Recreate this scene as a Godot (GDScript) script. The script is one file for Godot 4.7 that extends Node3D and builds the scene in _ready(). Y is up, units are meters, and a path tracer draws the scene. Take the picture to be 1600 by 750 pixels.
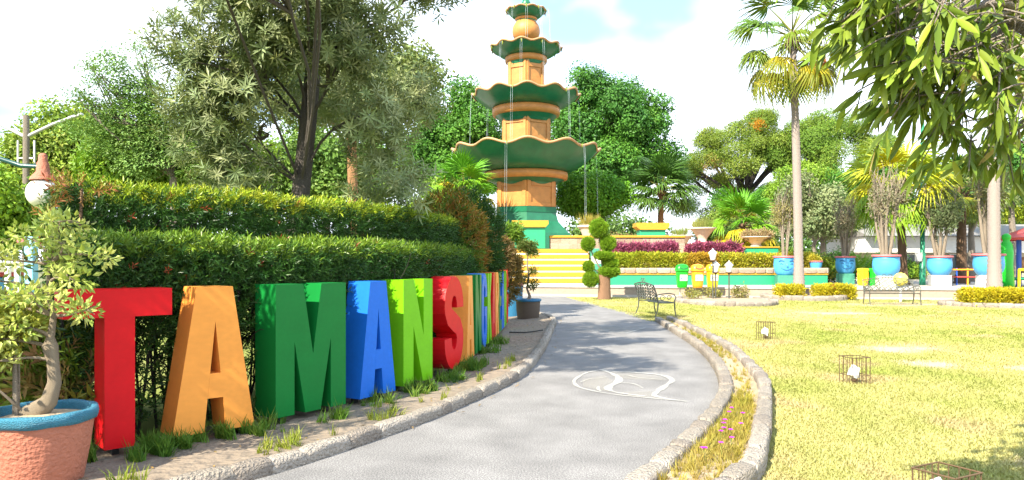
extends Node3D
# A park path with a row of big coloured letters, a clipped hedge, a tiered fountain, palms and a dry lawn.
# x to the right, y up, metres; most builders take (x, d) where d is the distance down the path, so z = -d.

var rng := RandomNumberGenerator.new()
var used := {}
var M := {}
var LEAF := {}
var patchy := FastNoiseLite.new()
var wob := FastNoiseLite.new()

# ------------------------------------------------------------------ mesh builder
class B:
	var st := SurfaceTool.new()
	var grp := 1
	var tinted := false
	func _init() -> void:
		st.begin(Mesh.PRIMITIVE_TRIANGLES)
	func flat() -> void:
		st.set_smooth_group(-1)
	func smooth() -> void:
		grp += 1
		st.set_smooth_group(grp)
	func tint(c: Color) -> void:
		st.set_color(c)
	func tri(a: Vector3, b: Vector3, c: Vector3) -> void:
		st.add_vertex(a); st.add_vertex(c); st.add_vertex(b)
	func quad(a: Vector3, b: Vector3, c: Vector3, d: Vector3) -> void:
		tri(a, b, c); tri(a, c, d)
	func box(c: Vector3, s: Vector3, bas := Basis(), ch := 0.0) -> void:
		flat()
		var h := s * 0.5
		if ch <= 0.0:
			var p := []
			for i in 8:
				p.append(c + bas * Vector3(h.x * (1 if i & 1 else -1), h.y * (1 if i & 2 else -1), h.z * (1 if i & 4 else -1)))
			quad(p[4], p[5], p[7], p[6]); quad(p[1], p[0], p[2], p[3]); quad(p[5], p[1], p[3], p[7])
			quad(p[0], p[4], p[6], p[2]); quad(p[6], p[7], p[3], p[2]); quad(p[0], p[1], p[5], p[4])
			return
		ch = minf(ch, minf(h.x, minf(h.y, h.z)) * 0.9)
		# v(sign, axis): corner vertex lying on the face of that axis
		var v := func(sx: float, sy: float, sz: float, ax: int) -> Vector3:
			var q := Vector3((h.x - ch) * sx, (h.y - ch) * sy, (h.z - ch) * sz)
			if ax == 0: q.x = h.x * sx
			elif ax == 1: q.y = h.y * sy
			else: q.z = h.z * sz
			return c + bas * q
		for s1 in [-1.0, 1.0]:
			face(v.call(s1, -1.0, -1.0, 0), v.call(s1, 1.0, -1.0, 0), v.call(s1, 1.0, 1.0, 0), v.call(s1, -1.0, 1.0, 0), c)
			face(v.call(-1.0, s1, -1.0, 1), v.call(1.0, s1, -1.0, 1), v.call(1.0, s1, 1.0, 1), v.call(-1.0, s1, 1.0, 1), c)
			face(v.call(-1.0, -1.0, s1, 2), v.call(1.0, -1.0, s1, 2), v.call(1.0, 1.0, s1, 2), v.call(-1.0, 1.0, s1, 2), c)
			for s2 in [-1.0, 1.0]:
				face(v.call(s1, s2, -1.0, 0), v.call(s1, s2, 1.0, 0), v.call(s1, s2, 1.0, 1), v.call(s1, s2, -1.0, 1), c)
				face(v.call(-1.0, s1, s2, 1), v.call(1.0, s1, s2, 1), v.call(1.0, s1, s2, 2), v.call(-1.0, s1, s2, 2), c)
				face(v.call(s1, -1.0, s2, 0), v.call(s1, 1.0, s2, 0), v.call(s1, 1.0, s2, 2), v.call(s1, -1.0, s2, 2), c)
				for s3 in [-1.0, 1.0]:
					face3(v.call(s1, s2, s3, 0), v.call(s1, s2, s3, 1), v.call(s1, s2, s3, 2), c)
	func face(a: Vector3, b: Vector3, c: Vector3, d: Vector3, inside: Vector3) -> void:
		if (b - a).cross(c - a).dot((a + c) * 0.5 - inside) < 0.0:
			quad(a, d, c, b)
		else:
			quad(a, b, c, d)
	func face3(a: Vector3, b: Vector3, c: Vector3, inside: Vector3) -> void:
		if (b - a).cross(c - a).dot(a - inside) < 0.0:
			tri(a, c, b)
		else:
			tri(a, b, c)
	func tube(pts: Array, rad: Array, sides := 8, caps := true) -> void:
		smooth()
		var rings := []
		var n := pts.size()
		var side := Vector3.ZERO
		for i in n:
			var t: Vector3 = (pts[mini(i + 1, n - 1)] - pts[maxi(i - 1, 0)]).normalized()
			if side == Vector3.ZERO:
				side = t.cross(Vector3.UP if absf(t.y) < 0.9 else Vector3.RIGHT).normalized()
			side = (side - t * side.dot(t)).normalized()
			var up := side.cross(t)
			var ring := []
			var r: float = rad[i] if i < rad.size() else rad[-1]
			for k in sides:
				var a := TAU * k / sides
				ring.append(pts[i] + (side * cos(a) + up * sin(a)) * r)
			rings.append(ring)
		for i in n - 1:
			for k in sides:
				var k2 := (k + 1) % sides
				quad(rings[i][k2], rings[i][k], rings[i + 1][k], rings[i + 1][k2])
		if caps:
			flat()
			for k in sides - 2:
				tri(rings[0][0], rings[0][k + 2], rings[0][k + 1])
				tri(rings[n - 1][0], rings[n - 1][k + 1], rings[n - 1][k + 2])
	# profile of (radius, y) from bottom to top, turned about y at c; wave(theta, j) may return a scale/offset as Vector2
	func lathe(prof: Array, segs: int, c := Vector3.ZERO, each_flat := true, wave = null) -> void:
		if not each_flat: smooth()
		for j in prof.size() - 1:
			if each_flat: smooth()
			for k in segs:
				var q := []
				for e in [[j, k], [j, k + 1], [j + 1, k + 1], [j + 1, k]]:
					var a: float = TAU * (e[1] % segs) / segs
					var r: float = prof[e[0]].x
					var y: float = prof[e[0]].y
					if wave != null:
						var w: Vector2 = wave.call(a, e[0])
						r += w.x; y += w.y
					q.append(c + Vector3(cos(a) * r, y, -sin(a) * r))
				if prof[j].x > 0.0001: tri(q[0], q[1], q[2])
				if prof[j + 1].x > 0.0001: tri(q[0], q[2], q[3])
	func prism(poly: PackedVector2Array, z0: float, z1: float, xf := Transform3D()) -> void:
		flat()
		if Geometry2D.is_polygon_clockwise(poly):
			poly.reverse()
		var ix := Geometry2D.triangulate_polygon(poly)
		var f := func(i: int, z: float) -> Vector3: return xf * Vector3(poly[i].x, poly[i].y, z)
		for k in range(0, ix.size(), 3):
			var a := ix[k]; var b := ix[k + 1]; var c := ix[k + 2]
			if (poly[b] - poly[a]).cross(poly[c] - poly[a]) < 0.0:
				var t := b; b = c; c = t
			tri(f.call(a, z1), f.call(b, z1), f.call(c, z1))
			tri(f.call(a, z0), f.call(c, z0), f.call(b, z0))
		for i in poly.size():
			var j := (i + 1) % poly.size()
			quad(f.call(i, z0), f.call(j, z0), f.call(j, z1), f.call(i, z1))
	func leaf(p: Vector3, dir: Vector3, up: Vector3, ln: float, w: float, fold := 0.25) -> void:
		var s := dir.cross(up).normalized()
		var u := s.cross(dir).normalized()
		var m := p + dir * ln * 0.45 - u * w * fold
		flat()
		tri(p, m + s * w * 0.5 + u * w * fold * 2.0, p + dir * ln)
		tri(p, p + dir * ln, m - s * w * 0.5 + u * w * fold * 2.0)
	func blade_leaf(p: Vector3, dir: Vector3, up: Vector3, ln: float, w: float, droop: float, segs := 4) -> void:
		smooth()
		var s := dir.cross(up).normalized()
		var prev := []
		for i in segs + 1:
			var t := float(i) / segs
			var wd := w * 0.5 * pow(sin(PI * clampf(t * 0.93 + 0.07, 0.0, 1.0)), 0.8)
			var u := s.cross(dir).normalized()
			var c := p + dir * ln * t - Vector3.UP * droop * t * t
			var cur := [c - s * wd + u * wd * 0.35, c, c + s * wd + u * wd * 0.35]
			if i > 0:
				quad(prev[0], prev[1], cur[1], cur[0])
				quad(prev[1], prev[2], cur[2], cur[1])
			prev = cur
	func done() -> ArrayMesh:
		st.index()
		st.generate_normals()
		return st.commit()

# ------------------------------------------------------------------ naming and parents
func put_top(o: Node3D, called: String) -> void:
	var n: int = used.get(called, 0)
	used[called] = n + 1
	o.name = called if n == 0 else "%s_%03d" % [called, n]
	add_child(o, true)

func obj(called: String, mesh: Mesh, mat: Material, parent: Node3D = null) -> MeshInstance3D:
	var o := MeshInstance3D.new()
	o.mesh = mesh
	o.material_override = mat
	if parent == null:
		put_top(o, called)
	else:
		o.name = called
		parent.add_child(o, true)
	return o

func tag(o: Node3D, label: String, category: String, group := "") -> Node3D:
	o.set_meta("label", label)
	o.set_meta("category", category)
	if group: o.set_meta("group", group)
	return o

func thing(called: String, label: String, category: String, at := Vector3.ZERO, turn := 0.0, group := "") -> Node3D:
	var o := Node3D.new()
	put_top(o, called)
	o.position = at
	o.rotation.y = turn
	tag(o, label, category, group)
	return o

func struct(o: Node3D) -> Node3D:
	o.set_meta("kind", "structure")
	return o

func stuff(o: Node3D) -> Node3D:
	o.set_meta("kind", "stuff")
	return o

func W(x: float, d: float, h := 0.0) -> Vector3:
	return Vector3(x, h, -d)

func rv() -> Vector3:
	var z := rng.randf_range(-1, 1)
	var a := rng.randf() * TAU
	var r := sqrt(1.0 - z * z)
	return Vector3(r * cos(a), z, r * sin(a))

func rr(a: float, b: float) -> float:
	return rng.randf_range(a, b)

# Catmull-Rom through points of (x, d), resampled at even steps
func curve(pts: Array, step: float) -> PackedVector2Array:
	var fine := PackedVector2Array()
	for i in pts.size() - 1:
		var p0: Vector2 = pts[maxi(i - 1, 0)]
		var p1: Vector2 = pts[i]
		var p2: Vector2 = pts[i + 1]
		var p3: Vector2 = pts[mini(i + 2, pts.size() - 1)]
		for k in 24:
			fine.append(p1.cubic_interpolate(p2, p0, p3, k / 24.0))
	fine.append(pts[-1])
	var out := PackedVector2Array([fine[0]])
	var left := step
	for i in range(1, fine.size()):
		var a := fine[i - 1]
		var b := fine[i]
		var l := a.distance_to(b)
		while l >= left and l > 0.0:
			a = a.lerp(b, left / l)
			l = a.distance_to(b)
			out.append(a)
			left = step
		left -= l
	return out

func at_d(c: PackedVector2Array, d: float) -> float:
	for i in c.size() - 1:
		if (c[i].y <= d and c[i + 1].y >= d):
			return lerpf(c[i].x, c[i + 1].x, (d - c[i].y) / maxf(c[i + 1].y - c[i].y, 0.0001))
	return c[0].x if d < c[0].y else c[-1].x

# ------------------------------------------------------------------ materials
func noise_tex(freq: float, lo: float, hi: float, seed_: int, size := 512, oct := 4) -> NoiseTexture2D:
	var n := FastNoiseLite.new()
	n.noise_type = FastNoiseLite.TYPE_SIMPLEX_SMOOTH
	n.seed = seed_
	n.frequency = freq
	n.fractal_octaves = oct
	var t := NoiseTexture2D.new()
	t.width = size; t.height = size
	t.seamless = true
	t.noise = n
	var g := Gradient.new()
	g.set_color(0, Color(lo, lo, lo).linear_to_srgb()); g.set_color(1, Color(hi, hi, hi).linear_to_srgb())   # lo and hi are linear factors
	t.color_ramp = g
	return t

var T := {}
func mat(c: Color, rough := 0.8, tex := "", scale := 1.0, bump := "", bump_cm := 0.0, fine := "") -> StandardMaterial3D:
	var m := StandardMaterial3D.new()
	m.albedo_color = c.linear_to_srgb()
	m.roughness = rough
	if tex or bump:
		m.uv1_triplanar = true
		m.uv1_world_triplanar = true
		m.uv1_scale = Vector3.ONE * scale
	if tex: m.albedo_texture = T[tex]
	if bump:
		m.heightmap_enabled = true
		m.heightmap_texture = T[bump]
		m.heightmap_scale = bump_cm
	if fine:
		m.detail_enabled = true
		m.detail_albedo = T[fine]
		m.detail_blend_mode = BaseMaterial3D.BLEND_MODE_MUL
		m.detail_uv_layer = BaseMaterial3D.DETAIL_UV_2
		m.uv2_triplanar = true
		m.uv2_world_triplanar = true
		m.uv2_scale = Vector3.ONE * scale * 5.3
	return m

func leafmat(back := 0.5, rough := 0.45) -> StandardMaterial3D:
	var m := StandardMaterial3D.new()
	m.vertex_color_use_as_albedo = true
	m.roughness = rough
	m.metallic_specular = 0.35
	m.backlight_enabled = true
	m.backlight = Color(back, back, back * 0.55).linear_to_srgb()
	return m

func make_materials() -> void:
	T.mottle = noise_tex(0.008, 0.88, 1.0, 3)
	T.streak = noise_tex(0.02, 0.76, 1.0, 5)
	T.grain = noise_tex(0.12, 0.66, 1.0, 7)
	T.speck = noise_tex(0.3, 0.35, 1.0, 9, 512, 2)
	var sharp: Gradient = T.speck.color_ramp
	sharp.set_offset(0, 0.3)
	sharp.set_offset(1, 0.7)
	T.stain = noise_tex(0.012, 0.62, 1.0, 17, 512, 5)
	T.rough = noise_tex(0.03, 0.0, 1.0, 11, 512, 5)
	T.bark = noise_tex(0.05, 0.5, 1.0, 13, 256, 4)
	M.asphalt = mat(Color(0.33, 0.318, 0.31), 0.9, "stain", 0.22, "", 0.0, "speck")
	M.asphalt.uv2_scale = Vector3.ONE * 0.45
	M.dirt = mat(Color(0.27, 0.215, 0.16), 0.95, "streak", 0.5, "rough", 3.0, "grain")
	M.soil = mat(Color(0.38, 0.29, 0.19), 0.95, "streak", 0.8, "rough", 2.0)
	M.kerb = []
	for c in [Color(0.46, 0.40, 0.33), Color(0.40, 0.345, 0.28), Color(0.50, 0.44, 0.37), Color(0.36, 0.305, 0.25)]:
		M.kerb.append(mat(c, 0.9, "bark", 2.2, "rough", 4.0))
	M.mortar = mat(Color(0.28, 0.25, 0.21), 0.95, "streak", 2.0)
	M.concrete = mat(Color(0.52, 0.48, 0.43), 0.85, "mottle", 0.5, "", 0.0, "grain")
	M.tan = mat(Color(0.36, 0.29, 0.23), 0.9, "streak", 0.6)
	M.white_stone = mat(Color(0.66, 0.56, 0.46), 0.8, "streak", 0.9)
	M.facing = []
	for c in [Color(0.60, 0.46, 0.34), Color(0.54, 0.40, 0.29), Color(0.64, 0.52, 0.40)]: M.facing.append(mat(c, 0.85, "bark", 3.0, "rough", 3.0))
	M.pink_stone = mat(Color(0.62, 0.42, 0.28), 0.85, "streak", 1.3, "rough", 2.0)
	M.yellow = mat(Color(0.52, 0.29, 0.02), 0.6, "streak", 1.0)
	M.riser = mat(Color(0.62, 0.60, 0.48), 0.7, "mottle", 1.0)
	M.orange = mat(Color(0.66, 0.28, 0.065), 0.55, "stain", 0.35, "", 0.0, "streak")
	M.orange_rim = mat(Color(0.46, 0.26, 0.12), 0.6, "streak", 1.0)
	M.green_f = mat(Color(0.014, 0.19, 0.09), 0.33, "stain", 0.3, "", 0.0, "streak")
	M.green_w = mat(Color(0.02, 0.30, 0.15), 0.5, "mottle", 0.8)
	M.green_p = mat(Color(0.05, 0.26, 0.17), 0.6, "streak", 1.2)
	M.letter = {}
	var lc := {"red": Color(0.70, 0.008, 0.014), "orange": Color(0.95, 0.37, 0.07), "green": Color(0.008, 0.19, 0.035), "blue": Color(0.015, 0.16, 0.68), "lime": Color(0.18, 0.54, 0.008)}
	for k in lc:
		var m := mat(lc[k], 0.36, "mottle", 0.8, "", 0.0, "mottle")
		m.metallic_specular = 0.3
		M.letter[k] = m
	M.black = mat(Color(0.02, 0.02, 0.02), 0.6)
	M.terracotta = mat(Color(0.42, 0.15, 0.09), 0.75, "streak", 2.0, "rough", 1.0)
	M.blue_rim = mat(Color(0.035, 0.22, 0.33), 0.5, "streak", 6.0, "rough", 1.5)
	M.blue_pot = mat(Color(0.07, 0.36, 0.66), 0.42, "mottle", 1.0)
	M.blue_dark = mat(Color(0.02, 0.13, 0.34), 0.5)
	M.pink_rim = mat(Color(0.60, 0.16, 0.17), 0.6, "streak", 2.0)
	M.clay = mat(Color(0.10, 0.075, 0.055), 0.9, "streak", 3.0)
	M.deep_blue = mat(Color(0.02, 0.15, 0.30), 0.5, "streak", 2.0)
	M.iron = mat(Color(0.11, 0.115, 0.095), 0.5, "streak", 3.0)
	M.iron.metallic = 0.4
	M.rust = mat(Color(0.13, 0.075, 0.035), 0.8, "bark", 6.0)
	M.white = mat(Color(0.78, 0.78, 0.76), 0.5)
	M.globe = mat(Color(0.80, 0.77, 0.70), 0.25)
	M.grey = mat(Color(0.42, 0.42, 0.42), 0.6)
	M.bin_green = mat(Color(0.01, 0.42, 0.02), 0.35)
	M.bin_orange = mat(Color(0.85, 0.32, 0.02), 0.35)
	M.bin_yellow = mat(Color(0.85, 0.58, 0.01), 0.35)
	M.hole_green = mat(Color(0.004, 0.09, 0.02), 0.6)
	M.hole_red = mat(Color(0.55, 0.06, 0.02), 0.6)
	M.hole_yellow = mat(Color(0.35, 0.20, 0.01), 0.6)
	M.post_green = mat(Color(0.015, 0.20, 0.11), 0.4)
	M.arm_green = mat(Color(0.008, 0.06, 0.055), 0.35)
	M.bark_dark = mat(Color(0.06, 0.05, 0.042), 0.95, "bark", 3.0, "rough", 3.0)
	M.bark_big = mat(Color(0.13, 0.11, 0.095), 0.95, "bark", 3.0, "rough", 3.0)
	M.bark_brown = mat(Color(0.22, 0.13, 0.075), 0.95, "bark", 3.0, "rough", 3.0)
	M.bark_orange = mat(Color(0.42, 0.22, 0.10), 0.95, "bark", 2.0, "rough", 3.0)
	M.bark_grey = mat(Color(0.30, 0.25, 0.20), 0.95, "bark", 4.0, "rough", 2.0)
	M.bark_pale = mat(Color(0.40, 0.33, 0.25), 0.95, "bark", 7.0, "rough", 2.0)
	M.bark_bonsai = mat(Color(0.52, 0.41, 0.28), 0.95, "bark", 14.0, "rough", 2.0)
	M.palm_trunk = mat(Color(0.36, 0.30, 0.265), 0.9, "bark", 2.6, "rough", 2.0)
	M.log = mat(Color(0.34, 0.19, 0.11), 0.9, "bark", 3.0, "rough", 3.0)
	M.chalk = mat(Color(0.66, 0.65, 0.60), 0.95, "speck", 1.6)
	M.chalk.transparency = BaseMaterial3D.TRANSPARENCY_ALPHA
	M.chalk.albedo_color.a = 0.62
	M.chalk_wash = mat(Color(0.55, 0.52, 0.46), 0.95, "speck", 1.6)
	M.chalk_wash.transparency = BaseMaterial3D.TRANSPARENCY_ALPHA
	M.chalk_wash.albedo_color.a = 0.3
	M.leaf = leafmat(0.55)
	M.leaf_glossy = leafmat(0.35, 0.35)
	M.grassy = leafmat(0.5, 0.7)
	M.wall_white = mat(Color(0.70, 0.69, 0.66), 0.8, "mottle", 0.5)
	M.wall_beige = mat(Color(0.42, 0.38, 0.27), 0.85, "mottle", 0.5)
	M.roof_grey = mat(Color(0.25, 0.24, 0.23), 0.8, "streak", 1.0)
	M.glass = mat(Color(0.05, 0.07, 0.08), 0.08)
	M.red_paint = mat(Color(0.50, 0.06, 0.05), 0.5)
	M.blue_paint = mat(Color(0.02, 0.08, 0.40), 0.45)
	M.pale_blue = mat(Color(0.25, 0.55, 0.72), 0.6, "mottle", 1.0)
	M.water = StandardMaterial3D.new()
	M.water.albedo_color = Color(0.9, 0.95, 1.0, 0.24)
	M.water.transparency = BaseMaterial3D.TRANSPARENCY_ALPHA
	M.water.roughness = 0.3
	M.moss = mat(Color(0.16, 0.20, 0.02), 0.8)
	M.flower = mat(Color(0.62, 0.01, 0.50), 0.6)
	M.leaf_plain = mat(Color(0.12, 0.18, 0.03), 0.7)

# ------------------------------------------------------------------ leaf pieces to scatter (local +y points outwards)
func make_leaves() -> void:
	# a sprig of small pointed leaves along a twig (clipped hedge)
	for v in 2:
		var b := B.new()
		for i in 9:
			var t := i / 8.0
			var a := i * 2.4 + v
			var d := Vector3(cos(a) * 0.8, 0.55 + t * 0.4, sin(a) * 0.8).normalized()
			b.leaf(Vector3(0, t * 0.12, 0), d, Vector3.UP, rr(0.065, 0.10), rr(0.017, 0.024))
		LEAF["sprig%d" % v] = b.done()
	# rosette of long narrow leaves (the grey-green tree)
	var r := B.new()
	for i in 13:
		var a := i * 2.4
		var e := 0.15 + 0.75 * (i / 12.0)
		var d := Vector3(cos(a) * cos(e), sin(e) - 0.25, sin(a) * cos(e)).normalized()
		r.leaf(Vector3(0, i * 0.008 - 0.05, 0), d, Vector3.UP, rr(0.15, 0.24), rr(0.03, 0.042), 0.18)
	LEAF.rosette = r.done()
	# loose ball of broad leaves (ordinary tree crowns)
	var k := B.new()
	for i in 16:
		var p := rv() * 0.26
		var d := (p.normalized() + rv() * 0.7 + Vector3(0, -0.15, 0)).normalized()
		k.leaf(p, d, (Vector3.UP + rv() * 0.5).normalized(), rr(0.17, 0.28), rr(0.09, 0.14))
	LEAF.clump = k.done()
	# finer ball for feathery trees
	var f := B.new()
	for i in 26:
		var p := Vector3(rr(-0.35, 0.35), rr(-0.05, 0.05), rr(-0.35, 0.35))
		f.leaf(p, Vector3(rr(-1, 1), rr(-0.4, 0.2), rr(-1, 1)).normalized(), Vector3.UP, rr(0.08, 0.13), rr(0.03, 0.05))
	LEAF.feather = f.done()
	# small-leaf tuft for topiary, low hedges and bonsai
	var s := B.new()
	for i in 12:
		var p := rv() * 0.05
		s.leaf(p, (p.normalized() + Vector3.UP * 0.5 + rv() * 0.4).normalized(), rv(), rr(0.05, 0.08), rr(0.024, 0.036))
	LEAF.tuft = s.done()
	# grass: a tuft of short curved blades
	for v in 2:
		var g := B.new()
		for i in (9 if v == 0 else 12):
			var a := rr(0, TAU)
			var p := Vector3(rr(-0.05, 0.05), -0.005, rr(-0.05, 0.05)) * (1.0 if v == 0 else 0.8)
			var lean := rr(0.2, 1.1) if v == 0 else rr(0.1, 0.7)
			var h := rr(0.02, 0.038) if v == 0 else rr(0.09, 0.2)
			var w := 0.0035 if v == 0 else 0.006
			var side := Vector3(-sin(a), 0, cos(a)) * w
			var out := Vector3(cos(a), 0, sin(a))
			var m := p + Vector3.UP * h * 0.6 + out * h * lean * 0.35
			var e := p + Vector3.UP * h + out * h * lean
			g.flat()
			g.tri(p - side, p + side, m + side * 0.7); g.tri(p - side, m + side * 0.7, m - side * 0.7)
			g.tri(m - side * 0.7, m + side * 0.7, e)
		LEAF["grass%d" % v] = g.done()
	# spiky reeds for the urns
	var u := B.new()
	for i in 10:
		var a := rr(0, TAU)
		var o := Vector3(cos(a), 0, sin(a))
		u.leaf(o * 0.03, (Vector3.UP + o * rr(0.05, 0.3)).normalized(), o, rr(0.5, 0.95), 0.02)
	LEAF.reed = u.done()

func scatter(called: String, parent: Node3D, mesh: Mesh, m: Material, items: Array) -> MultiMeshInstance3D:
	# items: [Transform3D, Color]
	var mm := MultiMesh.new()
	mm.transform_format = MultiMesh.TRANSFORM_3D
	mm.use_colors = true
	mm.mesh = mesh
	mm.instance_count = items.size()
	var buf := PackedFloat32Array()
	buf.resize(items.size() * 16)
	var o := 0
	for it in items:
		var t: Transform3D = it[0]
		var c: Color = it[1]
		var x := t.basis.x; var y := t.basis.y; var z := t.basis.z
		buf[o] = x.x; buf[o + 1] = y.x; buf[o + 2] = z.x; buf[o + 3] = t.origin.x
		buf[o + 4] = x.y; buf[o + 5] = y.y; buf[o + 6] = z.y; buf[o + 7] = t.origin.y
		buf[o + 8] = x.z; buf[o + 9] = y.z; buf[o + 10] = z.z; buf[o + 11] = t.origin.z
		buf[o + 12] = c.r; buf[o + 13] = c.g; buf[o + 14] = c.b; buf[o + 15] = 1.0
		o += 16
	mm.buffer = buf
	var n := MultiMeshInstance3D.new()
	n.multimesh = mm
	n.material_override = m
	if parent:
		n.name = called
		parent.add_child(n, true)
	else:
		put_top(n, called)
	stuff(n)
	return n

func facing(dir: Vector3, s: float) -> Basis:
	var y := dir.normalized()
	var x := y.cross(rv()).normalized()
	return Basis(x * s, y * s, x.cross(y) * s)

func pick(cols: Array, p: Vector3, spread := 0.22) -> Color:
	var n := wob.get_noise_3d(p.x * 3.0, p.y * 3.0, p.z * 3.0) * 0.9 + rr(-0.5, 0.5)
	var t := clampf(n * 0.5 + 0.5, 0.0, 0.999) * (cols.size() - 1)
	var c: Color = cols[int(t)].lerp(cols[mini(int(t) + 1, cols.size() - 1)], t - int(t))
	var k := 1.0 + rr(-spread, spread)
	return Color(c.r * k * rr(0.9, 1.1), c.g * k, c.b * k)

func crown_items(clumps: Array, count: int, cols: Array, smin: float, smax: float, shell := 0.55, up := 0.45) -> Array:
	var total := 0.0
	for c in clumps: total += c[1].x * c[1].z + c[1].x * c[1].y
	var items := []
	for c in clumps:
		var n := int(round(count * (c[1].x * c[1].z + c[1].x * c[1].y) / total))
		for i in n:
			var d := rv()
			var f := lerpf(shell, 1.0, sqrt(rng.randf())) * (1.0 + 0.35 * wob.get_noise_3d(c[0].x * 9.0 + d.x * 60.0, d.y * 60.0, c[0].z * 9.0 + d.z * 60.0))
			var p: Vector3 = c[0] + d * c[1] * f
			items.append([Transform3D(facing(d + Vector3.UP * up + rv() * 0.5, rr(smin, smax)), p), pick(cols, p)])
	return items

func clumps_in(c: Vector3, r: Vector3, n: int, lo: float, hi: float, flat := 0.8) -> Array:
	var out := []
	for i in n:
		var d := rv()
		if d.y < -0.35: d.y *= 0.4
		var q := lo + (hi - lo) * rng.randf()
		var p := c + d * (r - Vector3.ONE * q * 0.75) * pow(rng.randf(), 0.28) * rr(0.78, 1.16)
		out.append([p, Vector3(q, q * flat, q)])
	return out

func branch(b: B, a: Vector3, e: Vector3, r0: float, r1: float, bend: float, sides := 6) -> Array:
	var pts := []
	var rad := []
	var mid := rv() * bend
	for i in 6:
		var t := i / 5.0
		pts.append(a.lerp(e, t) + (mid + Vector3.UP * bend * 0.6) * sin(t * PI))
		rad.append(lerpf(r0, r1, t))
	b.tube(pts, rad, sides)
	return pts

func tree(called: String, label: String, at: Vector3, trunk_h: float, r: float, clumps: Array, count: int, leafkind: String, cols: Array, bark: Material, opt := {}) -> Node3D:
	var t := thing(called, label, "tree", at, 0.0, opt.get("group", ""))
	var b := B.new()
	var lean: Vector3 = opt.get("lean", Vector3.ZERO)
	var pts := []
	var rad := []
	for i in 7:
		var f := i / 6.0
		pts.append(Vector3(0, -0.1 + (trunk_h + 0.1) * f, 0) + lean * f * f + Vector3(rr(-1, 1), 0, rr(-1, 1)) * r * 0.35)
		rad.append(r * (1.25 if i == 0 else 1.0 - 0.35 * f))
	b.tube(pts, rad, 9)
	var limbs := B.new()
	var n := 0
	for c in clumps:
		if n >= int(opt.get("limbs", 10)): break
		n += 1
		var e: Vector3 = c[0]
		var from: Vector3 = pts[2]
		for q in range(3, 7):
			if pts[q].y <= e.y - 0.45 * Vector2(e.x - pts[q].x, e.z - pts[q].z).length(): from = pts[q]
		var way := branch(limbs, from, e, r * 0.5 * opt.get("limb_r", 1.0), r * 0.1, from.distance_to(e) * 0.12)
		for k in 2:
			branch(limbs, way[3], e + rv() * c[1].x * 0.8, r * 0.2, r * 0.05, 0.1, 5)
	obj("trunk", b.done(), bark, t)
	obj("limbs", limbs.done(), bark, t)
	scatter("crown", t, LEAF[leafkind], M.leaf, crown_items(clumps, count, cols, opt.get("smin", 0.8), opt.get("smax", 1.3), opt.get("shell", 0.5), opt.get("up", 0.45)))
	return t

# ------------------------------------------------------------------ palms
func frond_mesh(petiole: float, blade: float, n: int, spread: float, droop: float, yellow: float, base_c: Color, tip_c: Color) -> ArrayMesh:
	# local: petiole leaves the crown along +x, blade fans out at its end
	var b := B.new()
	b.tint(Color(0.22, 0.24, 0.05))
	b.tube([Vector3.ZERO, Vector3(petiole * 0.5, 0.03, 0), Vector3(petiole, 0, 0)], [0.035, 0.025, 0.018], 5)
	for i in n:
		var f := (float(i) / (n - 1)) * 2.0 - 1.0
		var a := f * spread
		var ln := blade * (1.0 - 0.22 * absf(f)) * rr(0.93, 1.05)
		var dir := Vector3(cos(a), 0.12 * sin(float(i) * 2.1) + 0.15 * cos(a), sin(a)).normalized()
		var w := blade * spread * 1.25 / n
		var s := Vector3(-sin(a), 0, cos(a))
		var prev := []
		for k in 5:
			var t := k / 4.0
			var wd := w * (t * 2.2 if t < 0.45 else (1.0 - t) * 1.8) * 0.55 + 0.002
			var c := Vector3(petiole, 0, 0) + dir * ln * t + Vector3.DOWN * droop * blade * t * t * t * rr(0.85, 1.15)
			var cur := [c - s * wd, c + Vector3(0, wd * 0.8, 0), c + s * wd]
			var q := clampf(yellow * 1.6 - t * 1.1 + rr(-0.08, 0.08) + yellow * absf(f) * 0.5, 0.0, 1.0)
			if k > 0:
				b.tint(tip_c.lerp(base_c, q))
				b.smooth()
				b.quad(prev[0], prev[1], cur[1], cur[0])
				b.quad(prev[1], prev[2], cur[2], cur[1])
			prev = cur
	return b.done()

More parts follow.
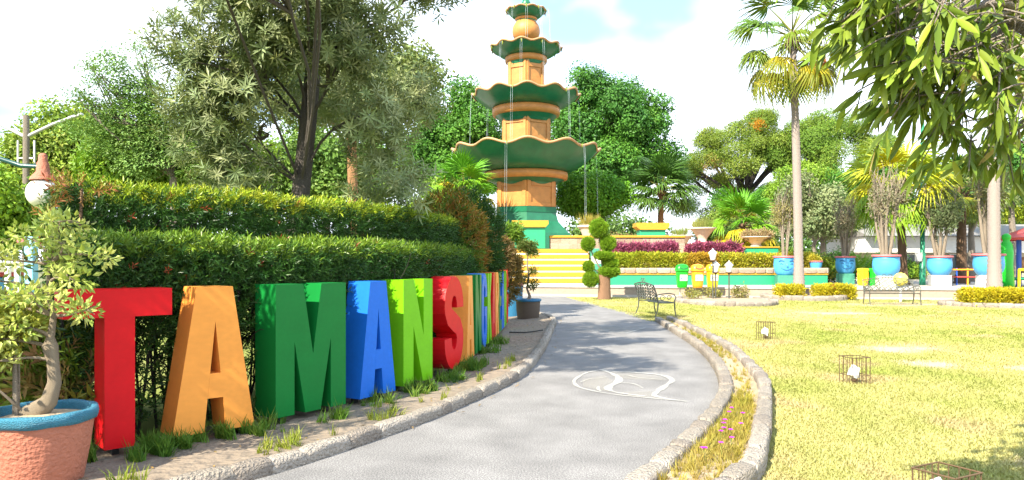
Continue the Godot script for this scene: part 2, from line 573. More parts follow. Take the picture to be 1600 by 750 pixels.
func palm(label: String, at: Vector3, crown_h: float, r: float, lean: Vector3, kinds: Array, n: int, e_lo: float, e_hi: float, scale := 1.0, trunkmat: Material = null, rings := 0.22, ang0 := 0.0) -> Node3D:
	var t := thing("palm_tree", label, "palm tree", at)
	var b := B.new()
	var pts := []
	var rad := []
	var steps := int(maxf(6, crown_h / rings))
	for i in steps + 1:
		var f := float(i) / steps
		var p := Vector3(0, -0.05 + (crown_h + 0.05) * f, 0) + lean * (f * f * 0.6 + f * 0.4)
		var rr0 := r * (1.0 - 0.3 * f + 0.5 * pow(maxf(0.0, 1.0 - f * 6.0), 2.0))
		pts.append(p); rad.append(rr0 * 0.97)
		pts.append(p + Vector3.UP * crown_h / steps * 0.8); rad.append(rr0 * 1.05)
	pts.pop_back(); rad.pop_back()
	b.tube(pts, rad, 12)
	obj("trunk", b.done(), trunkmat if trunkmat else M.palm_trunk, t)
	var top := Vector3(0, crown_h, 0) + lean
	# old leaf bases round the crown
	var k := B.new()
	for i in 14:
		var a := i * 2.4
		var d := Vector3(cos(a), 0.9, sin(a)).normalized()
		k.tube([top + Vector3(cos(a), -0.9 + i * 0.05, sin(a)) * Vector3(r * 0.6, 1, r * 0.6), top + Vector3(0, -0.9 + i * 0.05, 0) + d * 0.4 * scale], [r * 0.35, r * 0.16], 5)
	obj("leaf_bases", k.done(), M.bark_brown, t)
	for i in n:
		var f := (i + 0.5) / n
		var o := MeshInstance3D.new()
		o.mesh = kinds[int(f * kinds.size() * 0.999)] if i % 4 else kinds[i % kinds.size()]
		o.material_override = M.leaf
		o.name = "frond"
		var el := lerpf(e_hi, e_lo, pow(f, 0.8)) + rr(-0.1, 0.1)
		o.basis = Basis(Vector3.UP, ang0 + i * 2.399 + rr(-0.2, 0.2)) * Basis(Vector3.BACK, el) * Basis(Vector3.RIGHT, rr(-0.35, 0.35)) * Basis.from_scale(Vector3.ONE * scale * rr(0.88, 1.1))
		o.position = top + Vector3(0, -0.5 * f * scale, 0)
		t.add_child(o, true)
	return t

# ------------------------------------------------------------------ letters
func bridge(outer: Array, hole: Array) -> PackedVector2Array:
	# joins a hole to the outline by a hair-thin slit so that one polygon describes both
	var o := PackedVector2Array(outer)
	if Geometry2D.is_polygon_clockwise(o): o.reverse()
	var h := PackedVector2Array(hole)
	if not Geometry2D.is_polygon_clockwise(h): h.reverse()
	var best := 1e9
	var bi := 0
	var bj := 0
	for i in o.size():
		for j in h.size():
			if o[i].distance_to(h[j]) < best:
				best = o[i].distance_to(h[j]); bi = i; bj = j
	var out := PackedVector2Array()
	for i in bi + 1: out.append(o[i])
	for j in h.size(): out.append(h[(bj + j) % h.size()])
	var along := (h[bj] - o[bi]).normalized()
	var n := Vector2(-along.y, along.x) * 0.0006
	var back_h := h[bj] + (h[(bj + h.size() - 1) % h.size()] - h[bj]).normalized() * 0.0008
	var back_o := o[bi] + (o[(bi + 1) % o.size()] - o[bi]).normalized() * 0.0008
	out.append(back_h); out.append(back_o)
	for i in range(bi + 1, o.size()): out.append(o[i])
	return out

func stroke(c: Array, w: float) -> PackedVector2Array:
	var l := PackedVector2Array()
	var r := PackedVector2Array()
	for i in c.size():
		var t: Vector2 = (c[mini(i + 1, c.size() - 1)] - c[maxi(i - 1, 0)]).normalized()
		var n := Vector2(-t.y, t.x) * w * 0.5
		l.append(c[i] + n); r.append(c[i] - n)
	r.reverse()
	l.append_array(r)
	return l

func arc(cx: float, cy: float, rx: float, ry: float, a0: float, a1: float, n := 12) -> Array:
	var out := []
	for i in n + 1:
		var a := deg_to_rad(lerpf(a0, a1, float(i) / n))
		out.append(Vector2(cx + cos(a) * rx, cy + sin(a) * ry))
	return out

func V(a: Array) -> Array:
	var out := []
	for i in range(0, a.size(), 2): out.append(Vector2(a[i], a[i + 1]))
	return out

func letter_shape(ch: String, w: float, h: float) -> PackedVector2Array:
	var u := []
	match ch:
		"T": u = V([0.36, 0, 0.64, 0, 0.64, 0.825, 1, 0.825, 1, 1, 0, 1, 0, 0.825, 0.36, 0.825])
		"A":
			var o := V([0, 0, 0.37, 0, 0.41, 0.23, 0.60, 0.23, 0.64, 0, 1, 0, 0.72, 1, 0.28, 1])
			var hh := V([0.44, 0.40, 0.57, 0.40, 0.505, 0.76])
			for a in [o, hh]:
				for i in a.size(): a[i] *= Vector2(w, h)
			return bridge(o, hh)
		"M": u = V([0, 0, 0.25, 0, 0.25, 0.56, 0.40, 0, 0.62, 0, 0.77, 0.56, 0.77, 0, 1, 0, 1, 1, 0.63, 1, 0.51, 0.45, 0.37, 1, 0, 1])
		"N": u = V([0, 0, 0.33, 0, 0.33, 0.55, 0.66, 0, 1, 0, 1, 1, 0.68, 1, 0.68, 0.45, 0.35, 1, 0, 1])
		"K": u = V([0, 0, 0.32, 0, 0.32, 0.32, 0.42, 0.45, 0.64, 0, 1, 0, 0.64, 0.66, 0.98, 1, 0.62, 1, 0.32, 0.62, 0.32, 1, 0, 1])
		"E": u = V([0, 0, 1, 0, 1, 0.18, 0.34, 0.18, 0.34, 0.42, 0.86, 0.42, 0.86, 0.59, 0.34, 0.59, 0.34, 0.82, 1, 0.82, 1, 1, 0, 1])
		"R":
			var o := V([0, 0, 0.32, 0, 0.32, 0.38, 0.44, 0.38, 0.66, 0, 1, 0, 0.74, 0.44]) + [Vector2(0.92, 0.56), Vector2(0.98, 0.70), Vector2(0.94, 0.86), Vector2(0.80, 0.97), Vector2(0.62, 1.0)] + V([0, 1])
			var hh := V([0.32, 0.56, 0.52, 0.56, 0.63, 0.62, 0.65, 0.70, 0.61, 0.79, 0.50, 0.83, 0.32, 0.83])
			for a in [o, hh]:
				for i in a.size(): a[i] *= Vector2(w, h)
			return bridge(o, hh)
		"S":
			var s := w * 0.36
			var x0 := s * 0.5
			var x1 := w - s * 0.5
			var rx := (x1 - x0) * 0.5
			var c := [Vector2(x1, h * 0.66)]
			c.append_array(arc(w * 0.5, h - s * 0.45 - rx * 1.15, rx, rx * 1.15, 0, 180, 14))
			c.append_array([Vector2(x0, h * 0.66), Vector2(x0 + rx * 0.3, h * 0.57), Vector2(w * 0.5, h * 0.51), Vector2(x1 - rx * 0.3, h * 0.45), Vector2(x1, h * 0.36)])
			c.append_array(arc(w * 0.5, s * 0.45 + rx * 1.15, rx, rx * 1.15, 0, -180, 14))
			c.append(Vector2(x0, h * 0.34))
			return stroke(c, s)
		"G":
			var s := w * 0.34
			var x0 := s * 0.5
			var x1 := w - s * 0.5
			var rx := (x1 - x0) * 0.5
			var c := [Vector2(x1, h * 0.68)]
			c.append_array(arc(w * 0.5, h - s * 0.45 - rx * 1.2, rx, rx * 1.2, 0, 180, 14))
			c.append_array(arc(w * 0.5, s * 0.45 + rx * 1.2, rx, rx * 1.2, 180, 360, 14))
			c.append_array([Vector2(x1, h * 0.44)])
			var out := stroke(c, s)
			# the bar of the G turns inwards at the end of the stroke
			var merged := Geometry2D.merge_polygons(out, PackedVector2Array(V([w * 0.5, h * 0.42, w, h * 0.42, w, h * 0.54, w * 0.5, h * 0.54])))
			return merged[0]
	for i in u.size(): u[i] *= Vector2(w, h)
	return PackedVector2Array(u)

const LETTER_H := 1.19
func big_letter(ch: String, colour: String, a: Vector2, b: Vector2, label: String) -> void:
	# a and b: the lower front corners, left and right, as (x, d)
	var t := thing("sign_letter", label, "letter", W(a.x, a.y, 0.10), atan2(b.y - a.y, b.x - a.x), "big coloured letters along the path")
	var w := a.distance_to(b)
	var m := B.new()
	m.prism(letter_shape(ch, w, LETTER_H), -0.29, 0.0)
	var body := m.done()
	obj("body", body, M.letter[colour], t)
	for x in ([0.5] if ch == "T" else [0.16, 0.84]):
		var p := B.new()
		p.box(Vector3(w * x, -0.06, -0.15), Vector3(0.05, 0.115, 0.05))
		obj("post", p.done(), M.black, t)

# ------------------------------------------------------------------ ground
var left_edge := PackedVector2Array()
var right_edge := PackedVector2Array()
var outer_edge := PackedVector2Array()
var bare := [[13.4, 25.4, 1.9, 1.3], [6.2, 10.7, 0.55, 0.5], [6.4, 12.6, 0.8, 0.6], [7.2, 10.3, 0.5, 0.35], [3.6, 16.9, 0.5, 0.8], [9.0, 21.0, 1.4, 0.7], [4.1, 5.2, 0.5, 0.5]]

func bareness(x: float, d: float) -> float:
	var k := 0.0
	for b in bare:
		var q := Vector2((x - b[0]) / b[2], (d - b[1]) / b[3]).length() + patchy.get_noise_2d(x * 9.0, d * 9.0) * 0.7
		k = maxf(k, smoothstep(1.1, 0.45, q))
	return k

func lawn_colour(x: float, d: float) -> Color:
	var n := patchy.get_noise_2d(x * 2.2, d * 1.6) * 0.75 + patchy.get_noise_2d(x * 9.0 + 50.0, d * 6.0) * 0.45 + patchy.get_noise_2d(x * 30.0, d * 22.0 + 9.0) * 0.25
	var t := clampf(0.6 + n * 0.85, 0.0, 1.0)
	var c := Color(0.235, 0.27, 0.05).lerp(Color(0.45, 0.40, 0.165), t)
	c = c.lerp(Color(0.40, 0.31, 0.17), 0.75 * smoothstep(0.18, 0.5, patchy.get_noise_2d(x * 5.0 - 30.0, d * 4.0)))
	c = c.lerp(Color(0.48, 0.40, 0.26), bareness(x, d))
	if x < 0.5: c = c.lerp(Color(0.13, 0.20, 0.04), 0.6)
	return c

func sheet(fn: Callable, nu: int, nv: int, colour = null) -> ArrayMesh:
	var v := PackedVector3Array()
	var col := PackedColorArray()
	var ix := PackedInt32Array()
	for j in nv + 1:
		for i in nu + 1:
			var p: Vector3 = fn.call(float(i) / nu, float(j) / nv)
			v.append(p)
			if colour != null: col.append(colour.call(p.x, -p.z))
	for j in nv:
		for i in nu:
			var a := j * (nu + 1) + i
			ix.append_array([a, a + nu + 1, a + 1, a + 1, a + nu + 1, a + nu + 2])
	var arr := []
	arr.resize(Mesh.ARRAY_MAX)
	arr[Mesh.ARRAY_VERTEX] = v
	arr[Mesh.ARRAY_INDEX] = ix
	if colour != null: arr[Mesh.ARRAY_COLOR] = col
	var am := ArrayMesh.new()
	am.add_surface_from_arrays(Mesh.PRIMITIVE_TRIANGLES, arr)
	var st := SurfaceTool.new()
	st.create_from(am, 0)
	st.generate_normals()
	var m := st.commit()
	return m

func stone_mesh(seed_: int, soft := 0.075, lump := 0.11) -> ArrayMesh:
	# a block about 1 x 1 x 1 with a lumpy skin, base at y = 0
	var b := B.new()
	b.smooth()
	var n := FastNoiseLite.new()
	n.seed = seed_
	n.frequency = 0.9
	var sh := func(p: Vector3) -> Vector3:
		var q := p
		var e := Vector3(absf(p.x), absf(p.y), absf(p.z))
		var round_ := 1.0 - soft * (smoothstep(0.25, 0.5, e.x) * smoothstep(0.25, 0.5, e.y) + smoothstep(0.25, 0.5, e.y) * smoothstep(0.25, 0.5, e.z) + smoothstep(0.25, 0.5, e.x) * smoothstep(0.25, 0.5, e.z))
		q *= round_
		q += Vector3(n.get_noise_3dv(p * 1.7), n.get_noise_3dv(p * 1.7 + Vector3(7, 0, 0)), n.get_noise_3dv(p * 1.7 + Vector3(0, 9, 0))) * lump + Vector3(n.get_noise_3dv(p * 6.0), n.get_noise_3dv(p * 6.0 + Vector3(3, 0, 0)), n.get_noise_3dv(p * 6.0 + Vector3(0, 5, 0))) * lump * 0.3
		return q + Vector3(0, 0.5, 0)
	for f in [[Vector3.RIGHT, Vector3.UP, Vector3.BACK, 4, 3], [Vector3.RIGHT, Vector3.UP, Vector3.FORWARD, 4, 3], [Vector3.RIGHT, Vector3.BACK, Vector3.UP, 4, 3], [Vector3.BACK, Vector3.UP, Vector3.RIGHT, 3, 3], [Vector3.BACK, Vector3.UP, Vector3.LEFT, 3, 3]]:
		for i in f[3]:
			for j in f[4]:
				var c := []
				for e in [[0, 0], [1, 0], [1, 1], [0, 1]]:
					c.append(sh.call(f[0] * (float(i + e[0]) / f[3] - 0.5) + f[1] * (float(j + e[1]) / f[4] - 0.5) + f[2] * 0.5))
				b.face(c[0], c[1], c[2], c[3], Vector3(0, 0.5, 0))
	return b.done()

var stones := []
var blocks := []
func kerb(called: String, label: String, line: PackedVector2Array, side: float, width: float, height: float, base_h := 0.0, longest := 4) -> void:
	# line: edge of the kerb on the path; the stones lie to that side of it
	var root := Node3D.new()
	put_top(root, called)
	struct(root)
	root.set_meta("label", label)
	var i := 0
	var pts := []
	for p in line: pts.append(p)
	var mb := B.new()
	var l := []
	for k in pts.size():
		var t: Vector2 = (pts[mini(k + 1, pts.size() - 1)] - pts[maxi(k - 1, 0)]).normalized()
		var n := Vector2(t.y, -t.x) * side
		l.append([pts[k] + n * 0.025, pts[k] + n * (width - 0.025)])
	mb.flat()
	for k in l.size() - 1:
		var hh := base_h + height * 0.72
		var a: Vector2 = l[k][0]; var b2: Vector2 = l[k + 1][0]; var c: Vector2 = l[k + 1][1]; var d: Vector2 = l[k][1]
		mb.quad(W(a.x, a.y, hh), W(b2.x, b2.y, hh), W(c.x, c.y, hh), W(d.x, d.y, hh))
		mb.quad(W(a.x, a.y, base_h - 0.05), W(b2.x, b2.y, base_h - 0.05), W(b2.x, b2.y, hh), W(a.x, a.y, hh))
		mb.quad(W(d.x, d.y, base_h - 0.05), W(c.x, c.y, base_h - 0.05), W(c.x, c.y, hh), W(d.x, d.y, hh))
	obj("mortar", mb.done(), M.mortar, root)
	while i < pts.size() - 1:
		var n := rng.randi_range(2, longest)
		var j := mini(i + n, pts.size() - 1)
		var a: Vector2 = pts[i]
		var e: Vector2 = pts[j]
		var t := (e - a).normalized()
		var nn := Vector2(t.y, -t.x) * side
		var c := (a + e) * 0.5 + nn * width * 0.5
		var o := MeshInstance3D.new()
		o.mesh = stones[rng.randi() % stones.size()]
		o.material_override = M.kerb[rng.randi() % 4]
		o.name = "stone"
		var hgt := height * rr(0.92, 1.08) + 0.05
		o.basis = Basis(Vector3.UP, atan2(t.y, t.x) + (PI if rng.randf() < 0.5 else 0.0)) * Basis.from_scale(Vector3(a.distance_to(e) * 1.06, hgt, width * rr(0.96, 1.10)))
		o.position = W(c.x, c.y, base_h - 0.05)
		root.add_child(o, true)
		i = j

func build_sky() -> Sky:
	var im := Image.create(1024, 512, false, Image.FORMAT_RGBF)
	var n := FastNoiseLite.new()
	n.seed = 21
	n.frequency = 1.3
	n.fractal_octaves = 5
	for y in 512:
		var el := PI * 0.5 - (y + 0.5) / 512.0 * PI
		for x in 1024:
			var a := wrapf((x + 0.5) / 1024.0 * TAU, -PI, PI)   # column 0 looks along -z
			var d := Vector3(sin(a) * cos(el), sin(el), -cos(a) * cos(el))
			var up := maxf(d.y, 0.0)
			var c := Color(0.25, 0.38, 0.48).lerp(Color(0.045, 0.15, 0.33), pow(up, 0.5))
			var q := n.get_noise_3d(d.x * 1.1, up * 2.6, d.z * 1.1) + 0.42 * (1.0 - up * 0.75) + 0.16
			var k := smoothstep(0.05, 0.42, q)
			var body := 0.52 - 0.16 * smoothstep(0.30, 0.75, n.get_noise_3d(d.x * 0.9 + 5.0, up * 1.5, d.z * 0.9) + up * 0.55)
			# a clearer stretch of sky ahead to the right, and a greyer bank of cloud up to the left
			var az := rad_to_deg(a)
			var e := rad_to_deg(el)
			var clear := exp(-(pow((az - 7.5) / 10.0, 2.0) + pow((e - 20.0) / 6.5, 2.0))) * (1.25 + n.get_noise_3d(d.x * 6.0, d.y * 14.0, d.z * 6.0) * 1.2)
			body -= 0.42 * smoothstep(0.2, 1.0, exp(-(pow((az + 40.0) / 12.0, 2.0) + pow((e - 21.0) / 8.0, 2.0))))
			c = c.lerp(Color(body * 0.93, body, body * 1.10), k * 0.9 * (1.0 - clampf(clear, 0.0, 0.96)))
			if d.y < 0.0: c = Color(0.30, 0.29, 0.24).lerp(c, smoothstep(-0.05, 0.0, d.y))
			im.set_pixel(x, y, c)
	var pm := PanoramaSkyMaterial.new()
	pm.panorama = ImageTexture.create_from_image(im)
	var s := Sky.new()
	s.sky_material = pm
	return s

func hedge_items(spine: PackedVector2Array, width: float, y0: float, y1: float, per_m2: float, lower: float, top_cols: Array, side_cols: Array) -> Array:
	# clipped hedge: leaves on the top, both sides and the ends of a long block, thinner below «lower»
	var items := []
	var n := spine.size()
	for i in n - 1:
		var a := spine[i]
		var e := spine[i + 1]
		var t := (e - a).normalized()
		var nn := Vector2(-t.y, t.x)
		var ln := a.distance_to(e)
		var per := [width, y1 - y0, y1 - y0]
		for f in 3:
			var cnt: float = per[f] * ln * per_m2
			var num := int(cnt) + (1 if rng.randf() < cnt - int(cnt) else 0)
			for k in num:
				var p := a.lerp(e, rng.randf())
				var rise := wob.get_noise_2d(p.x * 14.0, p.y * 14.0) * 0.05 + wob.get_noise_2d(p.x * 40.0, p.y * 40.0) * 0.03
				var bulge := wob.get_noise_3d(p.x * 16.0, p.y * 16.0, rng.randf()) * 0.06
				var dep := pow(rng.randf(), 1.6) * 0.16
				var pos: Vector3
				var dir: Vector3
				if f == 0:
					var v := rr(-0.5, 0.5)
					var q := p + nn * v * width
					var edge := maxf(0.0, absf(v) - 0.36) * 0.8
					pos = W(q.x, q.y, y1 + rise - dep - edge * edge * 3.0)
					dir = Vector3.UP + Vector3(nn.x, 0, -nn.y) * v * 0.9
				else:
					var sg := -1.0 if f == 1 else 1.0
					var h := rng.randf()
					var y := lerpf(y0, y1 + rise, h)
					if y < lower and rng.randf() < 0.72: continue
					var q := p + nn * sg * (width * 0.5 + bulge - dep - 0.05 * smoothstep(0.88, 1.0, h))
					pos = W(q.x, q.y, y)
					dir = Vector3(nn.x, 0, -nn.y) * sg + Vector3.UP * 0.35
				dir += rv() * 0.55
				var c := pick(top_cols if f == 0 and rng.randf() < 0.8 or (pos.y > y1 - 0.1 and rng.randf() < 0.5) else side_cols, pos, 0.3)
				if rng.randf() < 0.006: c = Color(0.32, 0.07, 0.03)
				items.append([Transform3D(facing(dir, rr(0.5, 0.85)), pos), c])
	# the two ends
	for en in 2:
		var a := spine[0] if en == 0 else spine[n - 1]
		var t := (spine[1] - spine[0]).normalized() * -1.0 if en == 0 else (spine[n - 1] - spine[n - 2]).normalized()
		var nn := Vector2(-t.y, t.x)
		for k in int(width * (y1 - y0) * per_m2):
			var q := a + nn * rr(-0.5, 0.5) * width + t * (0.08 - rng.randf() * 0.15)
			var pos := W(q.x, q.y, rr(y0, y1))
			if pos.y < lower and rng.randf() < 0.6: continue
			items.append([Transform3D(facing(Vector3(t.x, 0.3, -t.y) + rv() * 0.5, rr(0.5, 0.85)), pos), pick(side_cols, pos, 0.3)])
	return items

func shrub(called: String, label: String, category: String, at: Vector3, clumps: Array, count: int, kind: String, cols: Array, opt := {}) -> Node3D:
	var t := thing(called, label, category, at, 0.0, opt.get("group", ""))
	var st := B.new()
	var any := false
	for c in clumps:
		st.tube([Vector3(rr(-0.05, 0.05), -0.03, rr(-0.05, 0.05)) + (Vector3(c[0].x, 0, c[0].z) if opt.get("spread", false) else Vector3.ZERO), c[0] * Vector3(0.9, 0.6, 0.9), c[0]], [0.03, 0.022, 0.012], 5)
	obj("stems", st.done(), M.bark_brown, t)
	scatter("foliage", t, LEAF[kind], M.leaf, crown_items(clumps, count, cols, opt.get("smin", 0.8), opt.get("smax", 1.3), opt.get("shell", 0.6), 0.4))
	return t

# ------------------------------------------------------------------ built things
func blue_planter(label: String, at: Vector3, r: float, hp: float, ped: float, ped_h: float, face: bool, pm: Material, rot := 0.0) -> Node3D:
	var t := thing("blue_planter", label, "planter", at, rot, "big blue planters on the plaza")
	var b := B.new()
	b.box(Vector3(0, ped_h * 0.5, 0), Vector3(ped, ped_h, ped), Basis(), 0.015)
	obj("pedestal", b.done(), pm, t)
	var p := B.new()
	var prof := []
	for v in [[0.0, 0.0], [0.62, 0.0], [0.72, 0.06], [0.86, 0.2], [0.93, 0.36], [0.95, 0.52], [0.93, 0.68], [0.90, 0.80], [0.93, 0.90], [0.86, 0.90], [0.84, 0.84], [0.0, 0.84]]:
		prof.append(Vector2(v[0] * r, ped_h + v[1] * hp))
	p.lathe(prof, 28, Vector3.ZERO, false)
	obj("pot", p.done(), M.blue_pot, t)
	var q := B.new()
	q.lathe([Vector2(r * 0.88, ped_h + hp * 0.90), Vector2(r * 1.0, ped_h + hp * 0.905), Vector2(r * 1.03, ped_h + hp * 0.95), Vector2(r * 1.0, ped_h + hp), Vector2(r * 0.86, ped_h + hp), Vector2(r * 0.85, ped_h + hp * 0.86)], 28, Vector3.ZERO, true)
	obj("rim", q.done(), M.pink_rim, t)
	var s := B.new()
	s.lathe([Vector2(0.001, ped_h + hp * 0.93), Vector2(r * 0.86, ped_h + hp * 0.89)], 20)
	obj("soil", s.done(), M.soil, t)
	if face:
		var on := func(a: float, v: float) -> Vector3:
			var k := clampf(v, 0.0, 1.0)
			var rad := r * lerpf(0.80, 0.955, smoothstep(0.1, 0.5, k)) + 0.005
			return Vector3(sin(a) * rad, ped_h + v * hp, cos(a) * rad)
		for sd in [-1.0, 1.0]:
			var e := B.new()
			e.tube([on.call(sd * 0.75, 0.70), on.call(sd * 0.6, 0.76), on.call(sd * 0.42, 0.77), on.call(sd * 0.22, 0.70)], [0.018, 0.026, 0.026, 0.015], 6)
			obj("eyebrow", e.done(), M.blue_dark, t)
			var y := B.new()
			y.tube([on.call(sd * 0.62, 0.58), on.call(sd * 0.48, 0.61), on.call(sd * 0.32, 0.57)], [0.012, 0.022, 0.012], 6)
			obj("eye", y.done(), M.blue_dark, t)
		var n := B.new()
		n.tube([on.call(0.0, 0.60), on.call(0.0, 0.50) + Vector3(0, 0, 0.03), on.call(0.0, 0.45) + Vector3(0, 0, 0.02)], [0.02, 0.05, 0.035], 7)
		obj("nose", n.done(), M.blue_pot, t)
		var mo := B.new()
		var mp := []
		for i in 9:
			var f := i / 8.0 * 2.0 - 1.0
			mp.append(on.call(f * 0.52, 0.27 + f * f * 0.12))
		mo.tube(mp, [0.012, 0.02, 0.024, 0.026, 0.026, 0.026, 0.024, 0.02, 0.012], 6)
		obj("mouth", mo.done(), M.blue_dark, t)
	return t

func stem_tree(label: String, at: Vector3, h: float, r: float, n: int, cols: Array, count: int, rx: float) -> void:
	# several thin stems rising from a pot into a loose twiggy crown
	var t := thing("potted_tree", label, "potted tree", at, 0.0, "twiggy trees in the blue planters")
	var clumps := []
	for i in n:
		var a := i * TAU / n + rr(-0.3, 0.3)
		var b := B.new()
		var e := Vector3(cos(a) * rx * rr(0.35, 0.75), h * rr(0.72, 0.95), sin(a) * rx * rr(0.35, 0.75))
		var p := branch(b, Vector3(cos(a) * r * 1.5, -0.05, sin(a) * r * 1.5), e, r, r * 0.25, 0.12, 6)
		for k in 12:
			var q: Vector3 = p[2 + k % 4]
			branch(b, q, q + Vector3(rr(-0.45, 0.45) * rx, rr(0.5, 1.0) * h * 0.3, rr(-0.45, 0.45) * rx), r * 0.3, r * 0.06, 0.08, 5)
		obj("stem", b.done(), M.bark_pale, t)
		clumps.append([e + Vector3(0, -h * 0.06, 0), Vector3(rx * 0.5, h * 0.2, rx * 0.5)])
		clumps.append([e * Vector3(0.8, 0.72, 0.8) + Vector3(rr(-0.2, 0.2), 0, rr(-0.2, 0.2)), Vector3(rx * 0.45, h * 0.16, rx * 0.45)])
	scatter("crown", t, LEAF.tuft, M.leaf, crown_items(clumps, count, cols, 1.2, 2.2, 0.1))

func urn(label: String, at: Vector3, r: float, h: float, foot: float) -> void:
	var t := thing("white_urn", label, "urn", at, 0.0, "white urns on the terrace")
	var b := B.new()
	b.lathe([Vector2(0, 0), Vector2(foot * 1.15, 0), Vector2(foot * 1.15, h * 0.08), Vector2(foot * 0.8, h * 0.14), Vector2(foot, h * 0.35), Vector2(r * 0.72, h * 0.72), Vector2(r * 0.95, h * 0.92)], 24, Vector3.ZERO, false)
	obj("bowl", b.done(), M.white_stone, t)
	var q := B.new()
	q.lathe([Vector2(r * 0.95, h * 0.90), Vector2(r * 1.06, h * 0.92), Vector2(r * 1.06, h), Vector2(r * 0.88, h), Vector2(r * 0.86, h * 0.9), Vector2(0.001, h * 0.92)], 24)
	obj("rim", q.done(), M.white_stone, t)

func reeds(label: String, at: Vector3, r: float, h: float, n: int, cols: Array) -> void:
	var t := thing("ornamental_grass", label, "grass plant", at, 0.0, "grasses growing in the urns")
	var items := []
	for i in n:
		var a := rr(0, TAU)
		var q := sqrt(rng.randf()) * r
		items.append([Transform3D(facing(Vector3(cos(a) * q / r * 0.35, 1, sin(a) * q / r * 0.35), h * rr(0.8, 1.1)), Vector3(cos(a) * q, -0.03, sin(a) * q)), pick(cols, at + Vector3(q, 0, a))])
	scatter("blades", t, LEAF.reed, M.leaf, items)

func bench(label: String, at: Vector3, turn: float, length: float) -> void:
	# faces local +z; cast iron with a pierced back, scrolled arms and a curved seat
	var t := thing("garden_bench", label, "bench", at, turn, "cast iron garden benches")
	var L := length * 0.5
	for s in [-1.0, 1.0]:
		var f := B.new()
		f.tube([Vector3(s * L, 0, 0.30), Vector3(s * L, 0.2, 0.26), Vector3(s * L, 0.40, 0.25)], [0.016, 0.018, 0.022], 6)
		obj("leg", f.done(), M.iron, t)
		var r := B.new()
		r.tube([Vector3(s * L, 0, -0.30), Vector3(s * L, 0.2, -0.22), Vector3(s * L, 0.40, -0.20), Vector3(s * L, 0.62, -0.25), Vector3(s * L, 0.86, -0.33)], [0.016, 0.018, 0.022, 0.02, 0.016], 6)
		obj("leg", r.done(), M.iron, t)
		var a := B.new()
		a.tube([Vector3(s * L, 0.60, -0.25), Vector3(s * L, 0.63, -0.1), Vector3(s * L, 0.65, 0.1), Vector3(s * L, 0.62, 0.24), Vector3(s * L, 0.53, 0.29), Vector3(s * L, 0.45, 0.25), Vector3(s * L, 0.40, 0.25)], [0.016], 6)
		for sc in [[-0.08, 0.52, 0.085], [0.10, 0.53, 0.075]]:
			var pts := []
			for i in 14:
				var an := i / 13.0 * TAU * 1.25
				var q: float = sc[2] * (1.0 - i / 13.0 * 0.6)
				pts.append(Vector3(s * L, sc[1] + sin(an) * q, sc[0] + cos(an) * q))
			a.tube(pts, [0.010], 5)
		obj("armrest", a.done(), M.iron, t)
	var seat := B.new()
	for i in 7:
		var z := -0.19 + i * 0.073
		seat.box(Vector3(0, 0.405 - 0.02 * sin(i / 6.0 * PI), z), Vector3(length, 0.016, 0.045), Basis(), 0.004)
	for x in [-0.5, 0.0, 0.5]:
		seat.box(Vector3(x * length * 0.96, 0.388, 0.02), Vector3(0.03, 0.016, 0.46))
	obj("seat", seat.done(), M.iron, t)
	var back := B.new()
	var bp := func(u: float, v: float) -> Vector3:
		var h := 0.43 + v * (0.42 + 0.07 * (1.0 - u * u))
		return Vector3(u * L, h, -0.205 - (h - 0.42) * 0.29)
	var top := []
	for i in 17: top.append(bp.call(i / 8.0 - 1.0, 1.0))
	back.tube(top, [0.018], 6)
	back.tube([bp.call(-1.0, 0.05), bp.call(0.0, 0.05), bp.call(1.0, 0.05)], [0.014], 6)
	for k in [-0.34, 0.34]:
		back.tube([bp.call(k, 0.05), bp.call(k, 1.0)], [0.014], 6)
	# rows of wavy scrolls between the rails
	for row in 5:
		var pts := []
		for i in 49:
			pts.append(bp.call(i / 24.0 - 1.0, 0.16 + row * 0.175 + 0.07 * sin(i * 1.05 + row * 1.6)))
		back.tube(pts, [0.0135], 4)
	obj("backrest", back.done(), M.iron, t)
	var crest := B.new()
	for s in [-1.0, 1.0]:
		var pts := []
		for i in 12:
			var an := i / 11.0 * TAU * 1.1
			pts.append(bp.call(s * 0.12, 1.0) + Vector3(cos(an) * 0.07 * s, 0.06 + sin(an) * 0.06, 0))
		crest.tube(pts, [0.009], 5)
	obj("crest", crest.done(), M.iron, t)

